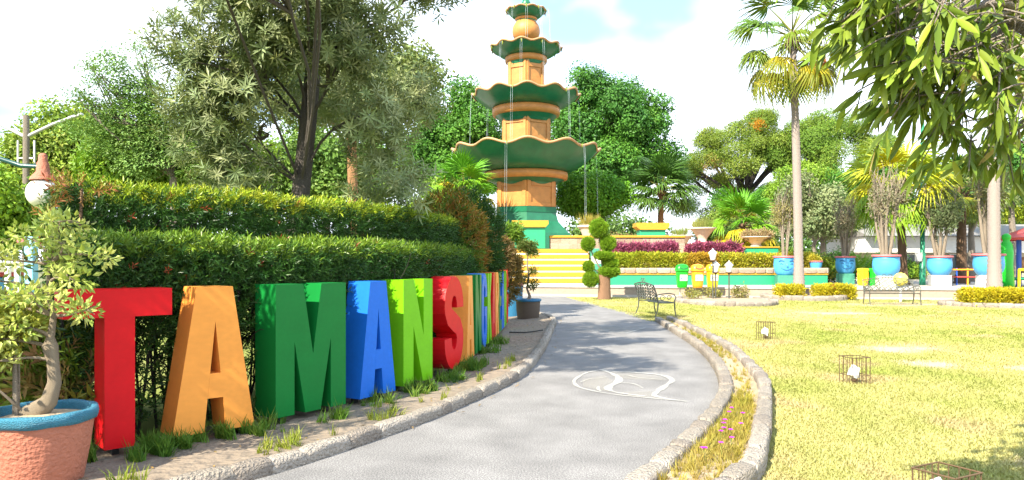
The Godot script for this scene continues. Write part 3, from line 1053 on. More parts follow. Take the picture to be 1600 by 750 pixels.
func litter_bin(label: String, at: Vector3, colour: Material, hole: Material) -> void:
	var t := thing("litter_bin", label, "litter bin", at, 0.12, "litter bins in front of the planter wall")
	var p := B.new()
	p.tube([Vector3(0, -0.02, -0.24), Vector3(0, 1.1, -0.24)], [0.025, 0.025], 8)
	p.box(Vector3(0, 0.9, -0.225), Vector3(0.12, 0.3, 0.02))
	obj("post", p.done(), M.grey, t)
	var b := B.new()
	var lev := [[0.42, 0.155], [0.45, 0.185], [0.55, 0.20], [0.95, 0.235], [1.08, 0.24]]
	b.smooth()
	var sec := func(y: float, r: float) -> Array:
		var o := []
		for k in 24:
			var a := TAU * k / 24
			var c := cos(a); var s := sin(a)
			o.append(Vector3(signf(c) * pow(absf(c), 0.6) * r, y, signf(s) * pow(absf(s), 0.6) * r * 0.82))
		return o
	for j in lev.size() - 1:
		var q: Array = sec.call(lev[j][0], lev[j][1])
		var u: Array = sec.call(lev[j + 1][0], lev[j + 1][1])
		for k in 24:
			b.quad(q[(k + 1) % 24], q[k], u[k], u[(k + 1) % 24])
	b.flat()
	var f: Array = sec.call(0.42, 0.155)
	for k in 22: b.tri(f[0], f[k + 1], f[k + 2])
	obj("body", b.done(), colour, t)
	var h := B.new()
	h.smooth()
	var hood := [[1.085, 0.27], [1.12, 0.275], [1.24, 0.255], [1.34, 0.20], [1.385, 0.08], [1.39, 0.005]]
	for j in hood.size() - 1:
		var q: Array = sec.call(hood[j][0], hood[j][1])
		var u: Array = sec.call(hood[j + 1][0], hood[j + 1][1])
		for k in 24:
			h.quad(q[(k + 1) % 24], q[k], u[k], u[(k + 1) % 24])
	var under: Array = sec.call(1.085, 0.27)
	var inner: Array = sec.call(1.08, 0.20)
	for k in 24: h.quad(under[k], under[(k + 1) % 24], inner[(k + 1) % 24], inner[k])
	obj("hood", h.done(), colour, t)
	var o := B.new()
	o.flat()
	var pts := []
	for k in 20:
		var a := TAU * k / 20
		var y := 1.24 + sin(a) * 0.075
		pts.append(Vector3(cos(a) * 0.17, y, 0.235 - (y - 1.15) * 0.36))
	for k in range(1, 19): o.tri(pts[0], pts[k], pts[k + 1])
	obj("opening", o.done(), hole, t)
	var l := B.new()
	l.box(Vector3(0, 0.83, 0.190), Vector3(0.30, 0.24, 0.012), Basis(Vector3.RIGHT, 0.06))
	var lab := obj("label_plate", l.done(), M.white, t)
	var ic := B.new()
	ic.box(Vector3(-0.09, 0.86, 0.199), Vector3(0.03, 0.04, 0.004), Basis(Vector3.RIGHT, 0.06))
	ic.box(Vector3(-0.09, 0.80, 0.196), Vector3(0.05, 0.05, 0.004), Basis(Vector3.RIGHT, 0.06))
	obj("pictogram", ic.done(), M.blue_dark, lab)
	var wd := B.new()
	for i in 6: wd.box(Vector3(-0.02 + i * 0.025, 0.835 + 0.006 * (i % 2), 0.198), Vector3(0.014, 0.035, 0.004), Basis(Vector3.RIGHT, 0.06))
	obj("small_print", wd.done(), M.bin_orange, lab)

func lamp_post(label: String, at: Vector3, h: float) -> void:
	var t := thing("garden_lamp", label, "lamp", at, 0.0, "small lantern lamps in the stone ring")
	var b := B.new()
	b.tube([Vector3(0, -0.05, 0), Vector3(0, h, 0)], [0.032, 0.026], 8)
	obj("post", b.done(), M.iron, t)
	var c := B.new()
	c.lathe([Vector2(0.03, h - 0.06), Vector2(0.07, h - 0.02), Vector2(0.12, h), Vector2(0.10, h + 0.03), Vector2(0.0, h + 0.03)], 10)
	obj("collar", c.done(), M.rust, t)
	var g := B.new()
	g.lathe([Vector2(0.085, h + 0.03), Vector2(0.145, h + 0.27), Vector2(0.0, h + 0.27)], 6)
	obj("lantern_glass", g.done(), M.globe, t)
	var r := B.new()
	r.lathe([Vector2(0.0, h + 0.265), Vector2(0.17, h + 0.27), Vector2(0.16, h + 0.29), Vector2(0.06, h + 0.39), Vector2(0.03, h + 0.40), Vector2(0.025, h + 0.44), Vector2(0.0, h + 0.45)], 6)
	obj("lantern_roof", r.done(), M.white, t)

func cage(label: String, at: Vector3, turn: float) -> void:
	var t := thing("lamp_cage", label, "lamp cage", at, turn, "rusty wire cages on the lawn")
	var w := 0.12
	var h := 0.335
	for k in 16:
		var s := k / 4
		var f := (k % 4) / 4.0 * 2.0 - 1.0
		var p: Vector2 = [Vector2(f, -1), Vector2(1, f), Vector2(-f, 1), Vector2(-1, -f)][s]
		var b := B.new()
		b.tube([Vector3(p.x * w, -0.03, p.y * w), Vector3(p.x * w + rr(-0.004, 0.004), h, p.y * w)], [0.0036 if k % 4 else 0.005], 5)
		obj("rod", b.done(), M.rust, t)
	for y in [0.12, h]:
		for s in 4:
			var c := [Vector2(-1, -1), Vector2(1, -1), Vector2(1, 1), Vector2(-1, 1)]
			var b := B.new()
			b.tube([Vector3(c[s].x * w * 1.03, y, c[s].y * w * 1.03), Vector3(c[(s + 1) % 4].x * w * 1.03, y, c[(s + 1) % 4].y * w * 1.03)], [0.004 if y < 0.2 else 0.0055], 5)
			obj("rail", b.done(), M.rust, t)

func floodlight(label: String, at: Vector3, turn: float) -> void:
	var t := thing("floodlight", label, "floodlight", at, turn, "white floodlights inside the cages")
	var s := B.new()
	s.tube([Vector3(0, -0.03, 0), Vector3(0, 0.07, 0)], [0.02, 0.015], 7)
	s.box(Vector3(0, 0.05, 0), Vector3(0.07, 0.02, 0.05), Basis(), 0.004)
	obj("foot", s.done(), M.rust, t)
	var b := B.new()
	var tilt := Basis(Vector3.FORWARD, 0.5) * Basis(Vector3.RIGHT, -0.35)
	b.box(Vector3(0, 0.15, 0), Vector3(0.11, 0.15, 0.03), tilt, 0.006)
	b.box(Vector3(0, 0.15, 0) + tilt * Vector3(0, 0, -0.035), Vector3(0.08, 0.11, 0.04), tilt, 0.006)
	for i in 4: b.box(Vector3(0, 0.15, 0) + tilt * Vector3(0.03 * (i - 1.5) * 0.8, 0, -0.06), Vector3(0.005, 0.10, 0.02), tilt)
	obj("housing", b.done(), M.white, t)
	var y := B.new()
	y.tube([tilt * Vector3(-0.06, 0, 0) + Vector3(0, 0.15, 0), Vector3(-0.055, 0.085, 0), Vector3(0.0, 0.065, 0), Vector3(0.055, 0.085, 0), tilt * Vector3(0.06, 0, 0) + Vector3(0, 0.15, 0)], [0.006], 5)
	obj("bracket", y.done(), M.grey, t)
	var g := B.new()
	g.box(Vector3(0, 0.15, 0) + tilt * Vector3(0, 0, 0.017), Vector3(0.092, 0.125, 0.004), tilt)
	obj("glass", g.done(), M.globe, t)

func bonsai(label: String, at: Vector3, pts: Array, rad: Array, pads: Array, count: int, cols: Array, barkm: Material, smin := 0.7, smax := 1.1) -> Node3D:
	var t := thing("potted_plant", label, "potted plant", at)
	var b := B.new()
	b.tube(pts, rad, 10)
	obj("trunk", b.done(), barkm, t)
	var l := B.new()
	for c in pads:
		var best: Vector3 = pts[-1]
		for p in pts:
			if p.y < c[0].y and p.distance_to(c[0]) < best.distance_to(c[0]) + 0.0: best = p
		branch(l, best, c[0], 0.014, 0.004, 0.04, 5)
		for k in 3: branch(l, c[0], c[0] + rv() * c[1] * 0.8, 0.005, 0.002, 0.02, 4)
	obj("twigs", l.done(), barkm, t)
	scatter("foliage", t, LEAF.tuft, M.leaf, crown_items(pads, count, cols, smin, smax, 0.3))
	return t

func round_pot(called: String, label: String, at: Vector3, r0: float, r1: float, h: float, body: Material, rimm: Material, rim_h: float) -> void:
	var t := thing(called, label, "flower pot", at)
	var b := B.new()
	b.lathe([Vector2(0, 0), Vector2(r0 * 0.97, 0), Vector2(r0, 0.015), Vector2(lerpf(r0, r1, 0.5) * 1.02, h * 0.5), Vector2(r1 * 0.97, h - rim_h)], 40, Vector3.ZERO, false)
	obj("body", b.done(), body, t)
	var q := B.new()
	var wv := func(a: float, j: int) -> Vector2: return Vector2(sin(a * 9.0) * 0.004 + sin(a * 23.0 + j) * 0.003, sin(a * 7.0 + j) * 0.003)
	q.lathe([Vector2(r1 * 0.95, h - rim_h * 1.1), Vector2(r1 * 1.02, h - rim_h), Vector2(r1 * 1.06, h - rim_h * 0.5), Vector2(r1 * 1.05, h - 0.012), Vector2(r1 * 1.02, h), Vector2(r1 * 0.93, h), Vector2(r1 * 0.91, h - 0.015), Vector2(r1 * 0.88, h - 0.1)], 64, Vector3.ZERO, false, wv)
	obj("rim", q.done(), rimm, t)
	var s := B.new()
	s.lathe([Vector2(r1 * 0.9, h - 0.06), Vector2(r1 * 0.5, h - 0.035), Vector2(0.001, h - 0.03)], 24, Vector3.ZERO, false)
	obj("soil", s.done(), M.soil, t)

func _ready() -> void:
	rng.seed = 4711
	patchy.seed = 5; patchy.frequency = 0.09; patchy.fractal_octaves = 3
	wob.seed = 8; wob.frequency = 0.05; wob.fractal_octaves = 3
	# camera
	var cam := Camera3D.new()
	cam.name = "camera"
	cam.projection = Camera3D.PROJECTION_FRUSTUM
	cam.near = 0.05
	cam.far = 1500.0
	cam.size = 0.05 * 750.0 / 1150.0
	cam.frustum_offset = Vector2(0, 0.05 * 33.0 / 1150.0)
	cam.position = Vector3(0, 1.5, 0)
	add_child(cam)
	# sky, exposure
	var env := Environment.new()
	env.background_mode = Environment.BG_SKY
	env.sky = build_sky()
	env.background_energy_multiplier = 1.7
	env.tonemap_mode = Environment.TONE_MAPPER_LINEAR
	env.tonemap_exposure = 2.85
	env.sdfgi_enabled = true
	env.ssao_enabled = true
	env.ssil_enabled = true
	var we := WorldEnvironment.new()
	we.name = "environment"
	we.environment = env
	add_child(we)
	# sun: from the left and behind the camera, about 45 degrees up
	var sun := DirectionalLight3D.new()
	sun.name = "sun"
	sun.light_energy = 1.6
	sun.light_color = Color(1.0, 0.96, 0.88)
	sun.light_angular_distance = 0.5
	sun.shadow_enabled = true
	sun.basis = Basis.looking_at(Vector3(0.46, -0.68, -0.57))
	add_child(sun)

	make_materials()
	make_leaves()
	for i in 5:
		stones.append(stone_mesh(30 + i, 0.055, 0.08))
		blocks.append(stone_mesh(40 + i, 0.03, 0.05))
	left_edge = curve([Vector2(-4.6, 2.6), Vector2(-3.4, 3.55), Vector2(-2.55, 4.25), Vector2(-1.75, 5.04), Vector2(-1.08, 6.23), Vector2(-0.63, 7.22), Vector2(0, 8.98), Vector2(0.27, 10.2), Vector2(0.56, 12.4), Vector2(0.92, 16.1), Vector2(1.07, 17.8), Vector2(1.0, 19.3), Vector2(0.75, 20.2)], 0.1)
	right_edge = curve([Vector2(-0.9, 2.6), Vector2(-0.15, 3.5), Vector2(0.45, 4.3), Vector2(0.92, 5.04), Vector2(1.46, 6.12), Vector2(1.92, 7.13), Vector2(2.41, 8.54), Vector2(2.87, 10.65), Vector2(3.18, 13.07), Vector2(3.35, 15.4), Vector2(3.49, 17.4), Vector2(3.55, 18.3)], 0.1)
	outer_edge = curve([Vector2(-0.1, 2.6), Vector2(0.6, 3.5), Vector2(1.2, 4.3), Vector2(1.71, 5.04), Vector2(2.15, 6.12), Vector2(2.63, 7.44), Vector2(2.99, 8.54), Vector2(3.31, 10.03), Vector2(3.62, 11.9), Vector2(3.8, 14.1), Vector2(3.93, 16.4), Vector2(3.97, 18.3)], 0.1)
	setting()
	fountain()
	terrace()
	sign_and_hedges()
	near_left()
	lawn_things()
	plaza_things()
	palms()
	trees()
	tree_belt()
	right_tree()

func setting() -> void:
	var g := struct(obj("ground", sheet(func(u, v): return W(-400 + 800 * u, -300 + 1000 * v, -0.06), 4, 4), mat(Color(0.16, 0.16, 0.06), 0.95, "streak", 0.2)))
	g.set_meta("label", "flat green ground around the park")
	var lm := leafmat(0.0, 0.95)
	lm.backlight_enabled = false
	lm.metallic_specular = 0.1
	lm.albedo_texture = T.grain
	lm.uv1_triplanar = true
	lm.uv1_world_triplanar = true
	lm.uv1_scale = Vector3.ONE * 1.4
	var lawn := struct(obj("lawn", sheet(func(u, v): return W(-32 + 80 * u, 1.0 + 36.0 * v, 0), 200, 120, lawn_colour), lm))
	lawn.set_meta("label", "dry yellow green lawn with bare patches")
	# the path: between its two edges, then on to the steps
	var pl := []
	var pr := []
	var d := 1.5
	while d <= 32.6:
		var a := at_d(left_edge, maxf(d, 2.6)) if d < 20.0 else lerpf(0.8, -1.6, smoothstep(20.0, 22.5, d))
		if d < 2.6: a = -4.6 - (2.6 - d) * 1.4
		var b := at_d(right_edge, maxf(d, 2.6)) if d < 18.3 else lerpf(3.55, 3.5, (d - 18.3) / 2.0) if d < 20.3 else 3.5 - 0.5 * smoothstep(20.3, 25.0, d) - 0.75 * smoothstep(24.0, 31.0, d)
		if d < 2.6: b = -0.9 - (2.6 - d) * 0.9
		pl.append(a); pr.append(b)
		d += 0.25
	var path := struct(obj("path", sheet(func(u, v):
		var k := clampi(int(round(v * (pl.size() - 1))), 0, pl.size() - 1)
		return W(lerpf(pl[k], pr[k], u), 1.5 + k * 0.25, 0.006), 4, pl.size() - 1), M.asphalt))
	path.set_meta("label", "worn grey asphalt path curving towards the fountain steps")
	kerb("stone_kerb", "rough stone kerb along the left of the path", left_edge, -1.0, 0.13, 0.115, 0.0, 6)
	kerb("stone_kerb", "rough stone kerb between the path and the flower bed", right_edge, 1.0, 0.14, 0.125, 0.0, 5)
	kerb("stone_kerb", "rough stone kerb between the flower bed and the lawn", outer_edge, -1.0, 0.14, 0.145, 0.0, 5)
	# bare verge under the letters
	var lp := []
	for p in left_edge: lp.append(p)
	var verge := struct(obj("verge", sheet(func(u, v):
		var k := clampi(int(round(v * (lp.size() - 1))), 0, lp.size() - 1)
		var t: Vector2 = (lp[mini(k + 1, lp.size() - 1)] - lp[maxi(k - 1, 0)]).normalized()
		var n := Vector2(-t.y, t.x)
		var wd := lerpf(1.35, 0.85, smoothstep(5.0, 10.0, lp[k].y)) + 0.25
		var q: Vector2 = lp[k] + n * (0.1 + wd * u)
		return W(q.x, q.y, lerpf(0.085, 0.012, u) + patchy.get_noise_2d(q.x * 20.0, q.y * 20.0) * 0.012), 14, lp.size() - 1), M.dirt))
	verge.set_meta("label", "bare earth verge between the letters and the kerb")
	# earth of the flower bed between the two right-hand kerbs
	var bed := struct(obj("flower_bed_ground", sheet(func(u, v):
		var dd: float = 2.7 + v * 15.5
		return W(lerpf(at_d(right_edge, dd) + 0.12, at_d(outer_edge, dd) - 0.1, u), dd, 0.06 + patchy.get_noise_2d(u * 20.0, dd * 20.0) * 0.02), 6, 90), M.soil))
	bed.set_meta("label", "narrow bed of earth between two stone kerbs")
	var bed_items := []
	for i in 4200:
		var dd := 3.6 * pow(18.0 / 3.6, rng.randf())
		var lush := smoothstep(4.6, 5.3, dd) * (1.0 - smoothstep(7.2, 8.3, dd)) + 0.35 * smoothstep(11.0, 12.0, dd) * (1.0 - smoothstep(14.5, 15.0, dd))
		if rng.randf() > 0.06 + lush * 0.6: continue
		var x := lerpf(at_d(right_edge, dd) + 0.18, at_d(outer_edge, dd) - 0.19, rng.randf())
		bed_items.append([Transform3D(facing(Vector3(rr(-0.4, 0.4), 1, rr(-0.4, 0.4)), rr(0.22, 0.6)), W(x, dd, 0.05)), pick([Color(0.17, 0.20, 0.02), Color(0.30, 0.25, 0.04), Color(0.36, 0.28, 0.09)], W(x, dd))])
	scatter("bed_grass", null, LEAF.grass1, M.grassy, bed_items).set_meta("label", "yellow green grass growing in the flower bed")
	# lawn blades, denser where they show larger
	var blades := []
	for i in 95000:
		var dd := 3.7 * pow(30.0 / 3.7, rng.randf())
		var x0 := at_d(outer_edge, dd) + 0.02 if dd < 18.3 else 3.4 - 1.0 * smoothstep(18.3, 30.0, dd)
		var x := rr(x0, dd * 0.71 + 0.4 + (2.4 if i % 3 == 0 else 0.0))
		if rng.randf() < bareness(x, dd) * 0.93 or rng.randf() < 0.55 * smoothstep(0.15, 0.5, patchy.get_noise_2d(x * 5.0 - 30.0, dd * 4.0)): continue
		var c := lawn_colour(x, dd)
		var k := rr(0.85, 1.3)
		var s := rr(0.8, 1.3) * (1.0 + dd * 0.03)
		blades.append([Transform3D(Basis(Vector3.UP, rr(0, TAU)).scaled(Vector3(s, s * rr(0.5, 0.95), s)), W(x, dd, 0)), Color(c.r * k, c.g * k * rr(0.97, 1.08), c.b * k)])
	scatter("lawn_grass", null, LEAF.grass0, M.grassy, blades).set_meta("label", "short dry grass blades of the lawn")
	# plaza edge: a low step and a higher one, running slightly towards the camera on the right
	var slope := -3.2 / 14.7
	var edge := func(x: float) -> float: return 31.6 + (x - 2.3) * slope
	var poly := func(off: float, back: float) -> PackedVector2Array:
		return PackedVector2Array([Vector2(-20, edge.call(-20.0) - off), Vector2(46, edge.call(46.0) - off), Vector2(46, back), Vector2(-20, back)])
	var flat_up := Transform3D(Basis(Vector3.RIGHT, -PI / 2), Vector3.ZERO)   # polygon (x, d) to the ground plane, extruded upwards
	var b := B.new()
	b.prism(poly.call(0.0, 72.0), -0.3, 0.37, flat_up)
	var plaza := struct(obj("plaza", b.done(), M.tan))
	plaza.set_meta("label", "raised plaza around the fountain with a tan riser")
	b = B.new()
	b.prism(poly.call(0.04, 71.9), 0.372, 0.43, flat_up)
	obj("paving_top", b.done(), M.concrete, plaza)
	b = B.new()
	b.prism(poly.call(0.42, 34.0), -0.2, 0.10, flat_up)
	var low := struct(obj("plaza_step", b.done(), M.concrete))
	low.set_meta("label", "low pale step along the front of the plaza")

func fountain() -> void:
	var D := 42.0
	var t := thing("fountain", "tall green and orange tiered fountain with four scalloped bowls", "fountain", W((822.0 - 800.0) / 1150.0 * D, D, 2.1), 0.0)
	var hexa := func(b: B, r0: float, r1: float, y0: float, y1: float) -> void:
		for k in 6:
			var a := PI / 2 + k * PI / 3
			var e := a + PI / 3
			var p := func(an: float, r: float, y: float) -> Vector3: return Vector3(cos(an) * r, y, sin(an) * r)
			b.flat()
			b.face(p.call(a, r0, y0), p.call(e, r0, y0), p.call(e, r1, y1), p.call(a, r1, y1), Vector3(0, (y0 + y1) * 0.5, 0))
			b.tri(Vector3(0, y1, 0), p.call(a, r1, y1), p.call(e, r1, y1))
	var y := 2.1
	var b := B.new()
	hexa.call(b, 3.0, 2.75, 0.0, 0.95)
	hexa.call(b, 2.7, 2.05, 0.95, 1.6)
	hexa.call(b, 2.05, 1.9, 1.6, 2.1)
	hexa.call(b, 1.93, 1.93, 2.1, 4.53 - y - 0.02)
	obj("base", b.done(), M.green_f, t)
	var pillars := [[1.84, 4.52, 6.0], [1.50, 6.9, 9.55], [1.13, 10.2, 12.7]]
	for p in pillars:
		b = B.new()
		hexa.call(b, p[0], p[0], p[1] - y, p[2] - y)
		var pil := obj("pillar", b.done(), M.orange, t)
		# a raised frame round the panel of each face
		for k in 6:
			var an := PI / 2 + PI / 6 + k * PI / 3
			var n := Vector3(cos(an), 0, sin(an))
			var s := Vector3(-sin(an), 0, cos(an))
			var ap: float = p[0] * 0.866
			var half: float = p[0] * 0.5
			var lo: float = p[1] - y + (0.0 if p[1] < 5.0 else 0.9)
			var hi: float = p[2] - y
			var bas := Basis(s, Vector3.UP, n)
			var f := B.new()
			for e in [-1.0, 1.0]:
				f.box(n * (ap + 0.02) + s * e * half * 0.84 + Vector3.UP * (lo + hi) * 0.5, Vector3(half * 0.24, hi - lo, 0.07), bas, 0.012)
			f.box(n * (ap + 0.018) + Vector3.UP * (hi - 0.24), Vector3(half * 1.43, 0.22, 0.07), bas, 0.012)
			f.box(n * (ap + 0.018) + Vector3.UP * (lo + 0.10), Vector3(half * 1.43, 0.2, 0.07), bas, 0.012)
			obj("panel_frame", f.done(), M.orange, pil)
	# bowl: bottom y, lip radius, band y0 y1 radius, rim y, rim radius
	for w in [[5.75, 1.64, 6.09, 6.53, 2.32, 7.78, 4.15, 12, 0.12], [9.35, 1.44, 9.72, 10.2, 1.88, 10.92, 3.02, 12, 0.10], [12.5, 0.98, 12.76, 13.1, 1.17, 13.62, 2.0, 11, 0.065], [15.08, 0.52, 15.2, 15.34, 0.62, 15.76, 1.12, 10, 0.03]]:
		var bowl := Node3D.new()
		bowl.name = "bowl"
		t.add_child(bowl, true)
		var lobes: int = w[7]
		var amp: float = w[8]
		var r0: float = w[4] * 1.0
		var under := B.new()
		under.lathe([Vector2(w[1] * 0.9, w[0] - y), Vector2(w[1], w[0] - y), Vector2(w[1] * 1.06, w[0] - y + (w[2] - w[0]) * 0.4), Vector2(w[4] * 0.93, w[2] - y)], 96, Vector3.ZERO, true)
		obj("lower_bowl", under.done(), M.green_f, bowl)
		var band := B.new()
		band.lathe([Vector2(w[4] * 0.93, w[2] - y), Vector2(w[4] * 1.01, w[2] - y + 0.04), Vector2(w[4] * 1.03, (w[2] + w[3]) * 0.5 - y), Vector2(w[4] * 1.02, w[3] - y - 0.03), Vector2(w[4] * 0.98, w[3] - y)], 96, Vector3.ZERO, false)
		obj("band", band.done(), M.orange, bowl)
		var flare := B.new()
		var prof := []
		var N := 9
		for i in N + 1:
			var f := i / float(N)
			prof.append(Vector2(lerpf(r0 * 0.98, w[6], pow(f, 0.8)), lerpf(w[3], w[5], pow(f, 1.3)) - y))
		var wave := func(a: float, j: int) -> Vector2:
			var f := pow(j / float(N), 2.0)
			return Vector2(cos(a * lobes) * amp * 0.7 * f, cos(a * lobes) * amp * f)
		flare.lathe(prof, 192, Vector3.ZERO, false, wave)
		obj("scalloped_bowl", flare.done(), M.green_f, bowl)
		var rim := B.new()
		var rw := func(a: float, j: int) -> Vector2: return Vector2(cos(a * lobes) * amp * 0.7, cos(a * lobes) * amp)
		var th: float = 0.045 + amp * 0.2
		rim.lathe([Vector2(w[6] - 0.01, w[5] - y - th), Vector2(w[6] + 0.05, w[5] - y - th * 0.6), Vector2(w[6] + 0.06, w[5] - y + th * 0.5), Vector2(w[6], w[5] - y + th), Vector2(w[6] - 0.16, w[5] - y + th * 0.4), Vector2(w[6] - 0.2, w[5] - y + th * 0.1)], 192, Vector3.ZERO, false, rw)
		obj("rim", rim.done(), M.orange_rim, bowl)
		# moss and water-stains where the bowl spills over, and the falling water itself
		for k in lobes:
			if k % 2 and w[6] > 2.5: continue
			var a := PI + TAU * (k + 0.5) / lobes
			var o := Vector3(cos(a), 0, -sin(a))
			var rim_p: Vector3 = o * (w[6] - amp * 0.7 + 0.07) + Vector3.UP * (w[5] - y - amp + 0.02)
			var spill := B.new()
			spill.tube([rim_p - o * 0.15, rim_p + Vector3.UP * 0.02, rim_p - Vector3.UP * 0.16], [0.05, 0.05, 0.012], 6)
			obj("moss", spill.done(), M.moss, bowl)
			var fall: float = [7.3, 3.1, 2.75, 2.05][[4.15, 3.02, 2.0, 1.12].find(w[6])]
			for s in 2:
				var wt := B.new()
				var pts := []
				var rad := []
				for i in 8:
					var f := i / 7.0
					pts.append(rim_p + o * (0.08 + 0.18 * sqrt(f)) + Vector3(-o.z, 0, o.x) * (s - 0.5) * 0.10 - Vector3.UP * fall * f * f)
					rad.append(0.0055 + 0.003 * sin(i * 2.0 + k))
				wt.tube(pts, rad, 5, false)
				obj("water_strand", wt.done(), M.water, bowl)
	b = B.new()
	var ball := []
	for i in 17:
		var an := -PI / 2 + PI * i / 16
		ball.append(Vector2(maxf(0.0, cos(an)) * 0.80, 14.6 + sin(an) * 0.76 - y))
	b.lathe(ball, 40, Vector3.ZERO, false)
	obj("ball", b.done(), M.orange, t)
	b = B.new()
	b.lathe([Vector2(0.32, 15.6 - y), Vector2(0.26, 15.95 - y), Vector2(0.34, 16.1 - y), Vector2(0.22, 16.3 - y), Vector2(0.10, 16.7 - y), Vector2(0.0, 16.9 - y)], 20, Vector3.ZERO, false)
	obj("finial", b.done(), M.green_f, t)

func terrace() -> void:
	# upper terrace under the fountain
	var b := B.new()
	b.box(W(0.0, 44.0, 1.23), Vector3(26, 1.74, 15.9))
	var up := struct(obj("terrace_ground", b.done(), M.pink_stone))
	up.set_meta("label", "stone terrace the fountain stands on")
	# steps
	var root := Node3D.new()
	put_top(root, "garden_steps")
	tag(root, "broad flight of six yellow edged steps up to the fountain", "steps")
	for i in 6:
		var d0 := 33.0 + i * 0.44
		var y0 := 0.43 + i * 0.275
		var r := B.new()
		r.box(W(1.2, (d0 + 36.1) * 0.5, y0 + 0.04), Vector3(5.0 - i * 0.03, 0.075, 36.1 - d0))
		obj("riser", r.done(), M.riser, root)
		var s := B.new()
		s.box(W(1.2, (d0 - 0.02 + 36.08) * 0.5, y0 + 0.177), Vector3(5.02 - i * 0.03, 0.195, 36.08 - d0 + 0.02), Basis(), 0.02)
		obj("tread", s.done(), M.yellow, root)
	var ck := thing("stair_wall", "stepped green and white wall at the right of the steps", "wall", W(3.95, 34.5))
	for i in 3:
		var c := B.new()
		c.box(Vector3(0, 0.43 + (0.95 + i * 0.36) * 0.5, 0.95 - i * 0.9), Vector3(0.42, 0.95 + i * 0.36, 0.88), Basis(), 0.02)
		obj("block", c.done(), M.riser if i == 1 else M.green_p, ck)
	# green pier with the orange cap at the head of the steps
	var pier := func(label: String, at: Vector3, w: float, h: float, capw: float, caph: float, dpt: float) -> void:
		var t := thing("pier", label, "pier", at, 0.0, "green piers with orange caps")
		var q := B.new()
		q.box(Vector3(0, h * 0.5, 0), Vector3(w, h, dpt), Basis(), 0.02)
		obj("shaft", q.done(), M.green_w, t)
		var c := B.new()
		c.prism(PackedVector2Array([Vector2(-w * 0.5, h), Vector2(w * 0.5, h), Vector2(capw * 0.5, h + caph * 0.45), Vector2(capw * 0.5, h + caph), Vector2(-capw * 0.5, h + caph), Vector2(-capw * 0.5, h + caph * 0.45)]), -dpt * 0.5 - 0.1, dpt * 0.5 + 0.1)
		obj("cap", c.done(), M.yellow, t)
	pier.call("tall green pier with a yellow cap at the head of the steps", W(0.88, 36.3, 2.1), 1.5, 1.05, 1.78, 0.33, 1.0)
	pier.call("low green pier with an orange cap behind the stone parapet", W(7.4, 39.2, 2.1), 1.35, 1.05, 1.75, 0.36, 1.0)
	# parapet of pale stones, yellow coping
	for s in [[1.85, 8.5, "pale stone parapet with yellow coping right of the steps"], [-4.5, -0.3, "pale stone parapet with yellow coping behind the letters"]]:
		var w := thing("parapet", s[2], "wall", W((s[0] + s[1]) * 0.5, 36.35, 2.1), 0.0, "stone parapets of the fountain terrace")
		var q := B.new()
		q.box(Vector3(0, 0.27, 0), Vector3(s[1] - s[0], 0.54, 0.34))
		obj("wall_core", q.done(), M.mortar, w)
		for k in 2:
			var x: float = s[0]
			while x < s[1] - 0.1:
				var wd := minf(rr(0.3, 0.6), s[1] - x)
				var o := MeshInstance3D.new()
				o.mesh = blocks[rng.randi() % 5]
				o.material_override = M.facing[rng.randi() % 3]
				o.name = "stone"
				o.basis = Basis.from_scale(Vector3(wd * 1.0, 0.272, 0.08))
				o.position = Vector3(x + wd * 0.5 - (s[0] + s[1]) * 0.5, 0.005 + k * 0.265, 0.15)
				w.add_child(o, true)
				x += wd
		var c := B.new()
		c.box(Vector3(0, 0.60, 0.02), Vector3(s[1] - s[0] + 0.04, 0.12, 0.46), Basis(), 0.02)
		obj("coping", c.done(), M.yellow, w)
	# planter terraces right of the steps
	var p := thing("planter_wall", "long green planter wall with a stone coping along the plaza", "planter wall", W(9.2, 34.3))
	b = B.new()
	b.box(Vector3(0, 0.65, 0), Vector3(9.9, 0.46, 2.6))
	obj("wall", b.done(), M.green_w, p)
	b = B.new()
	b.box(Vector3(0, 0.925, 0), Vector3(9.98, 0.09, 2.68), Basis(), 0.012)
	obj("yellow_band", b.done(), M.yellow, p)
	var x := -4.98
	while x < 4.9:
		var wd := minf(rr(0.35, 0.75), 4.98 - x)
		for z in [1.22, 0.9]:
			var o := MeshInstance3D.new()
			o.mesh = blocks[rng.randi() % 5]
			o.material_override = M.facing[rng.randi() % 3]
			o.name = "stone"
			o.basis = Basis.from_scale(Vector3(wd * 0.99, 0.23 if z > 1 else 0.2, 0.33))
			o.position = Vector3(x + wd * 0.5, 0.965, z)
			p.add_child(o, true)
		x += wd
	b = B.new()
	b.box(Vector3(0, 1.03, -0.25), Vector3(9.8, 0.12, 2.0))
	obj("soil", b.done(), M.soil, p)
	var u := thing("upper_planter_wall", "orange brown wall of the upper planter behind the yellow hedge", "planter wall", W(8.4, 35.6))
	b = B.new()
	b.box(Vector3(0, 1.1, 0.0), Vector3(8.2, 1.34, 0.9), Basis(), 0.02)
	obj("wall", b.done(), M.pink_stone, u)
	b = B.new()
	b.box(Vector3(0, 1.8, 0.0), Vector3(8.3, 0.08, 1.0), Basis(), 0.015)
	obj("coping", b.done(), M.yellow, u)
	# green box pier carrying the white bowl
	var gp := thing("pier", "wide green block under the shallow white bowl", "pier", W(12.0, 36.2, 0.43), 0.0, "green piers with orange caps")
	b = B.new()
	b.box(Vector3(0, 0.85, 0), Vector3(1.75, 1.7, 1.3), Basis(), 0.02)
	obj("shaft", b.done(), M.green_w, gp)
	b = B.new()
	b.box(Vector3(0, 1.74, 0), Vector3(1.85, 0.07, 1.4), Basis(), 0.015)
	obj("cap", b.done(), M.yellow, gp)
	var ob := thing("plinth", "low orange plinth under the tall white urn", "plinth", W(9.6, 36.9, 0.43))
	b = B.new()
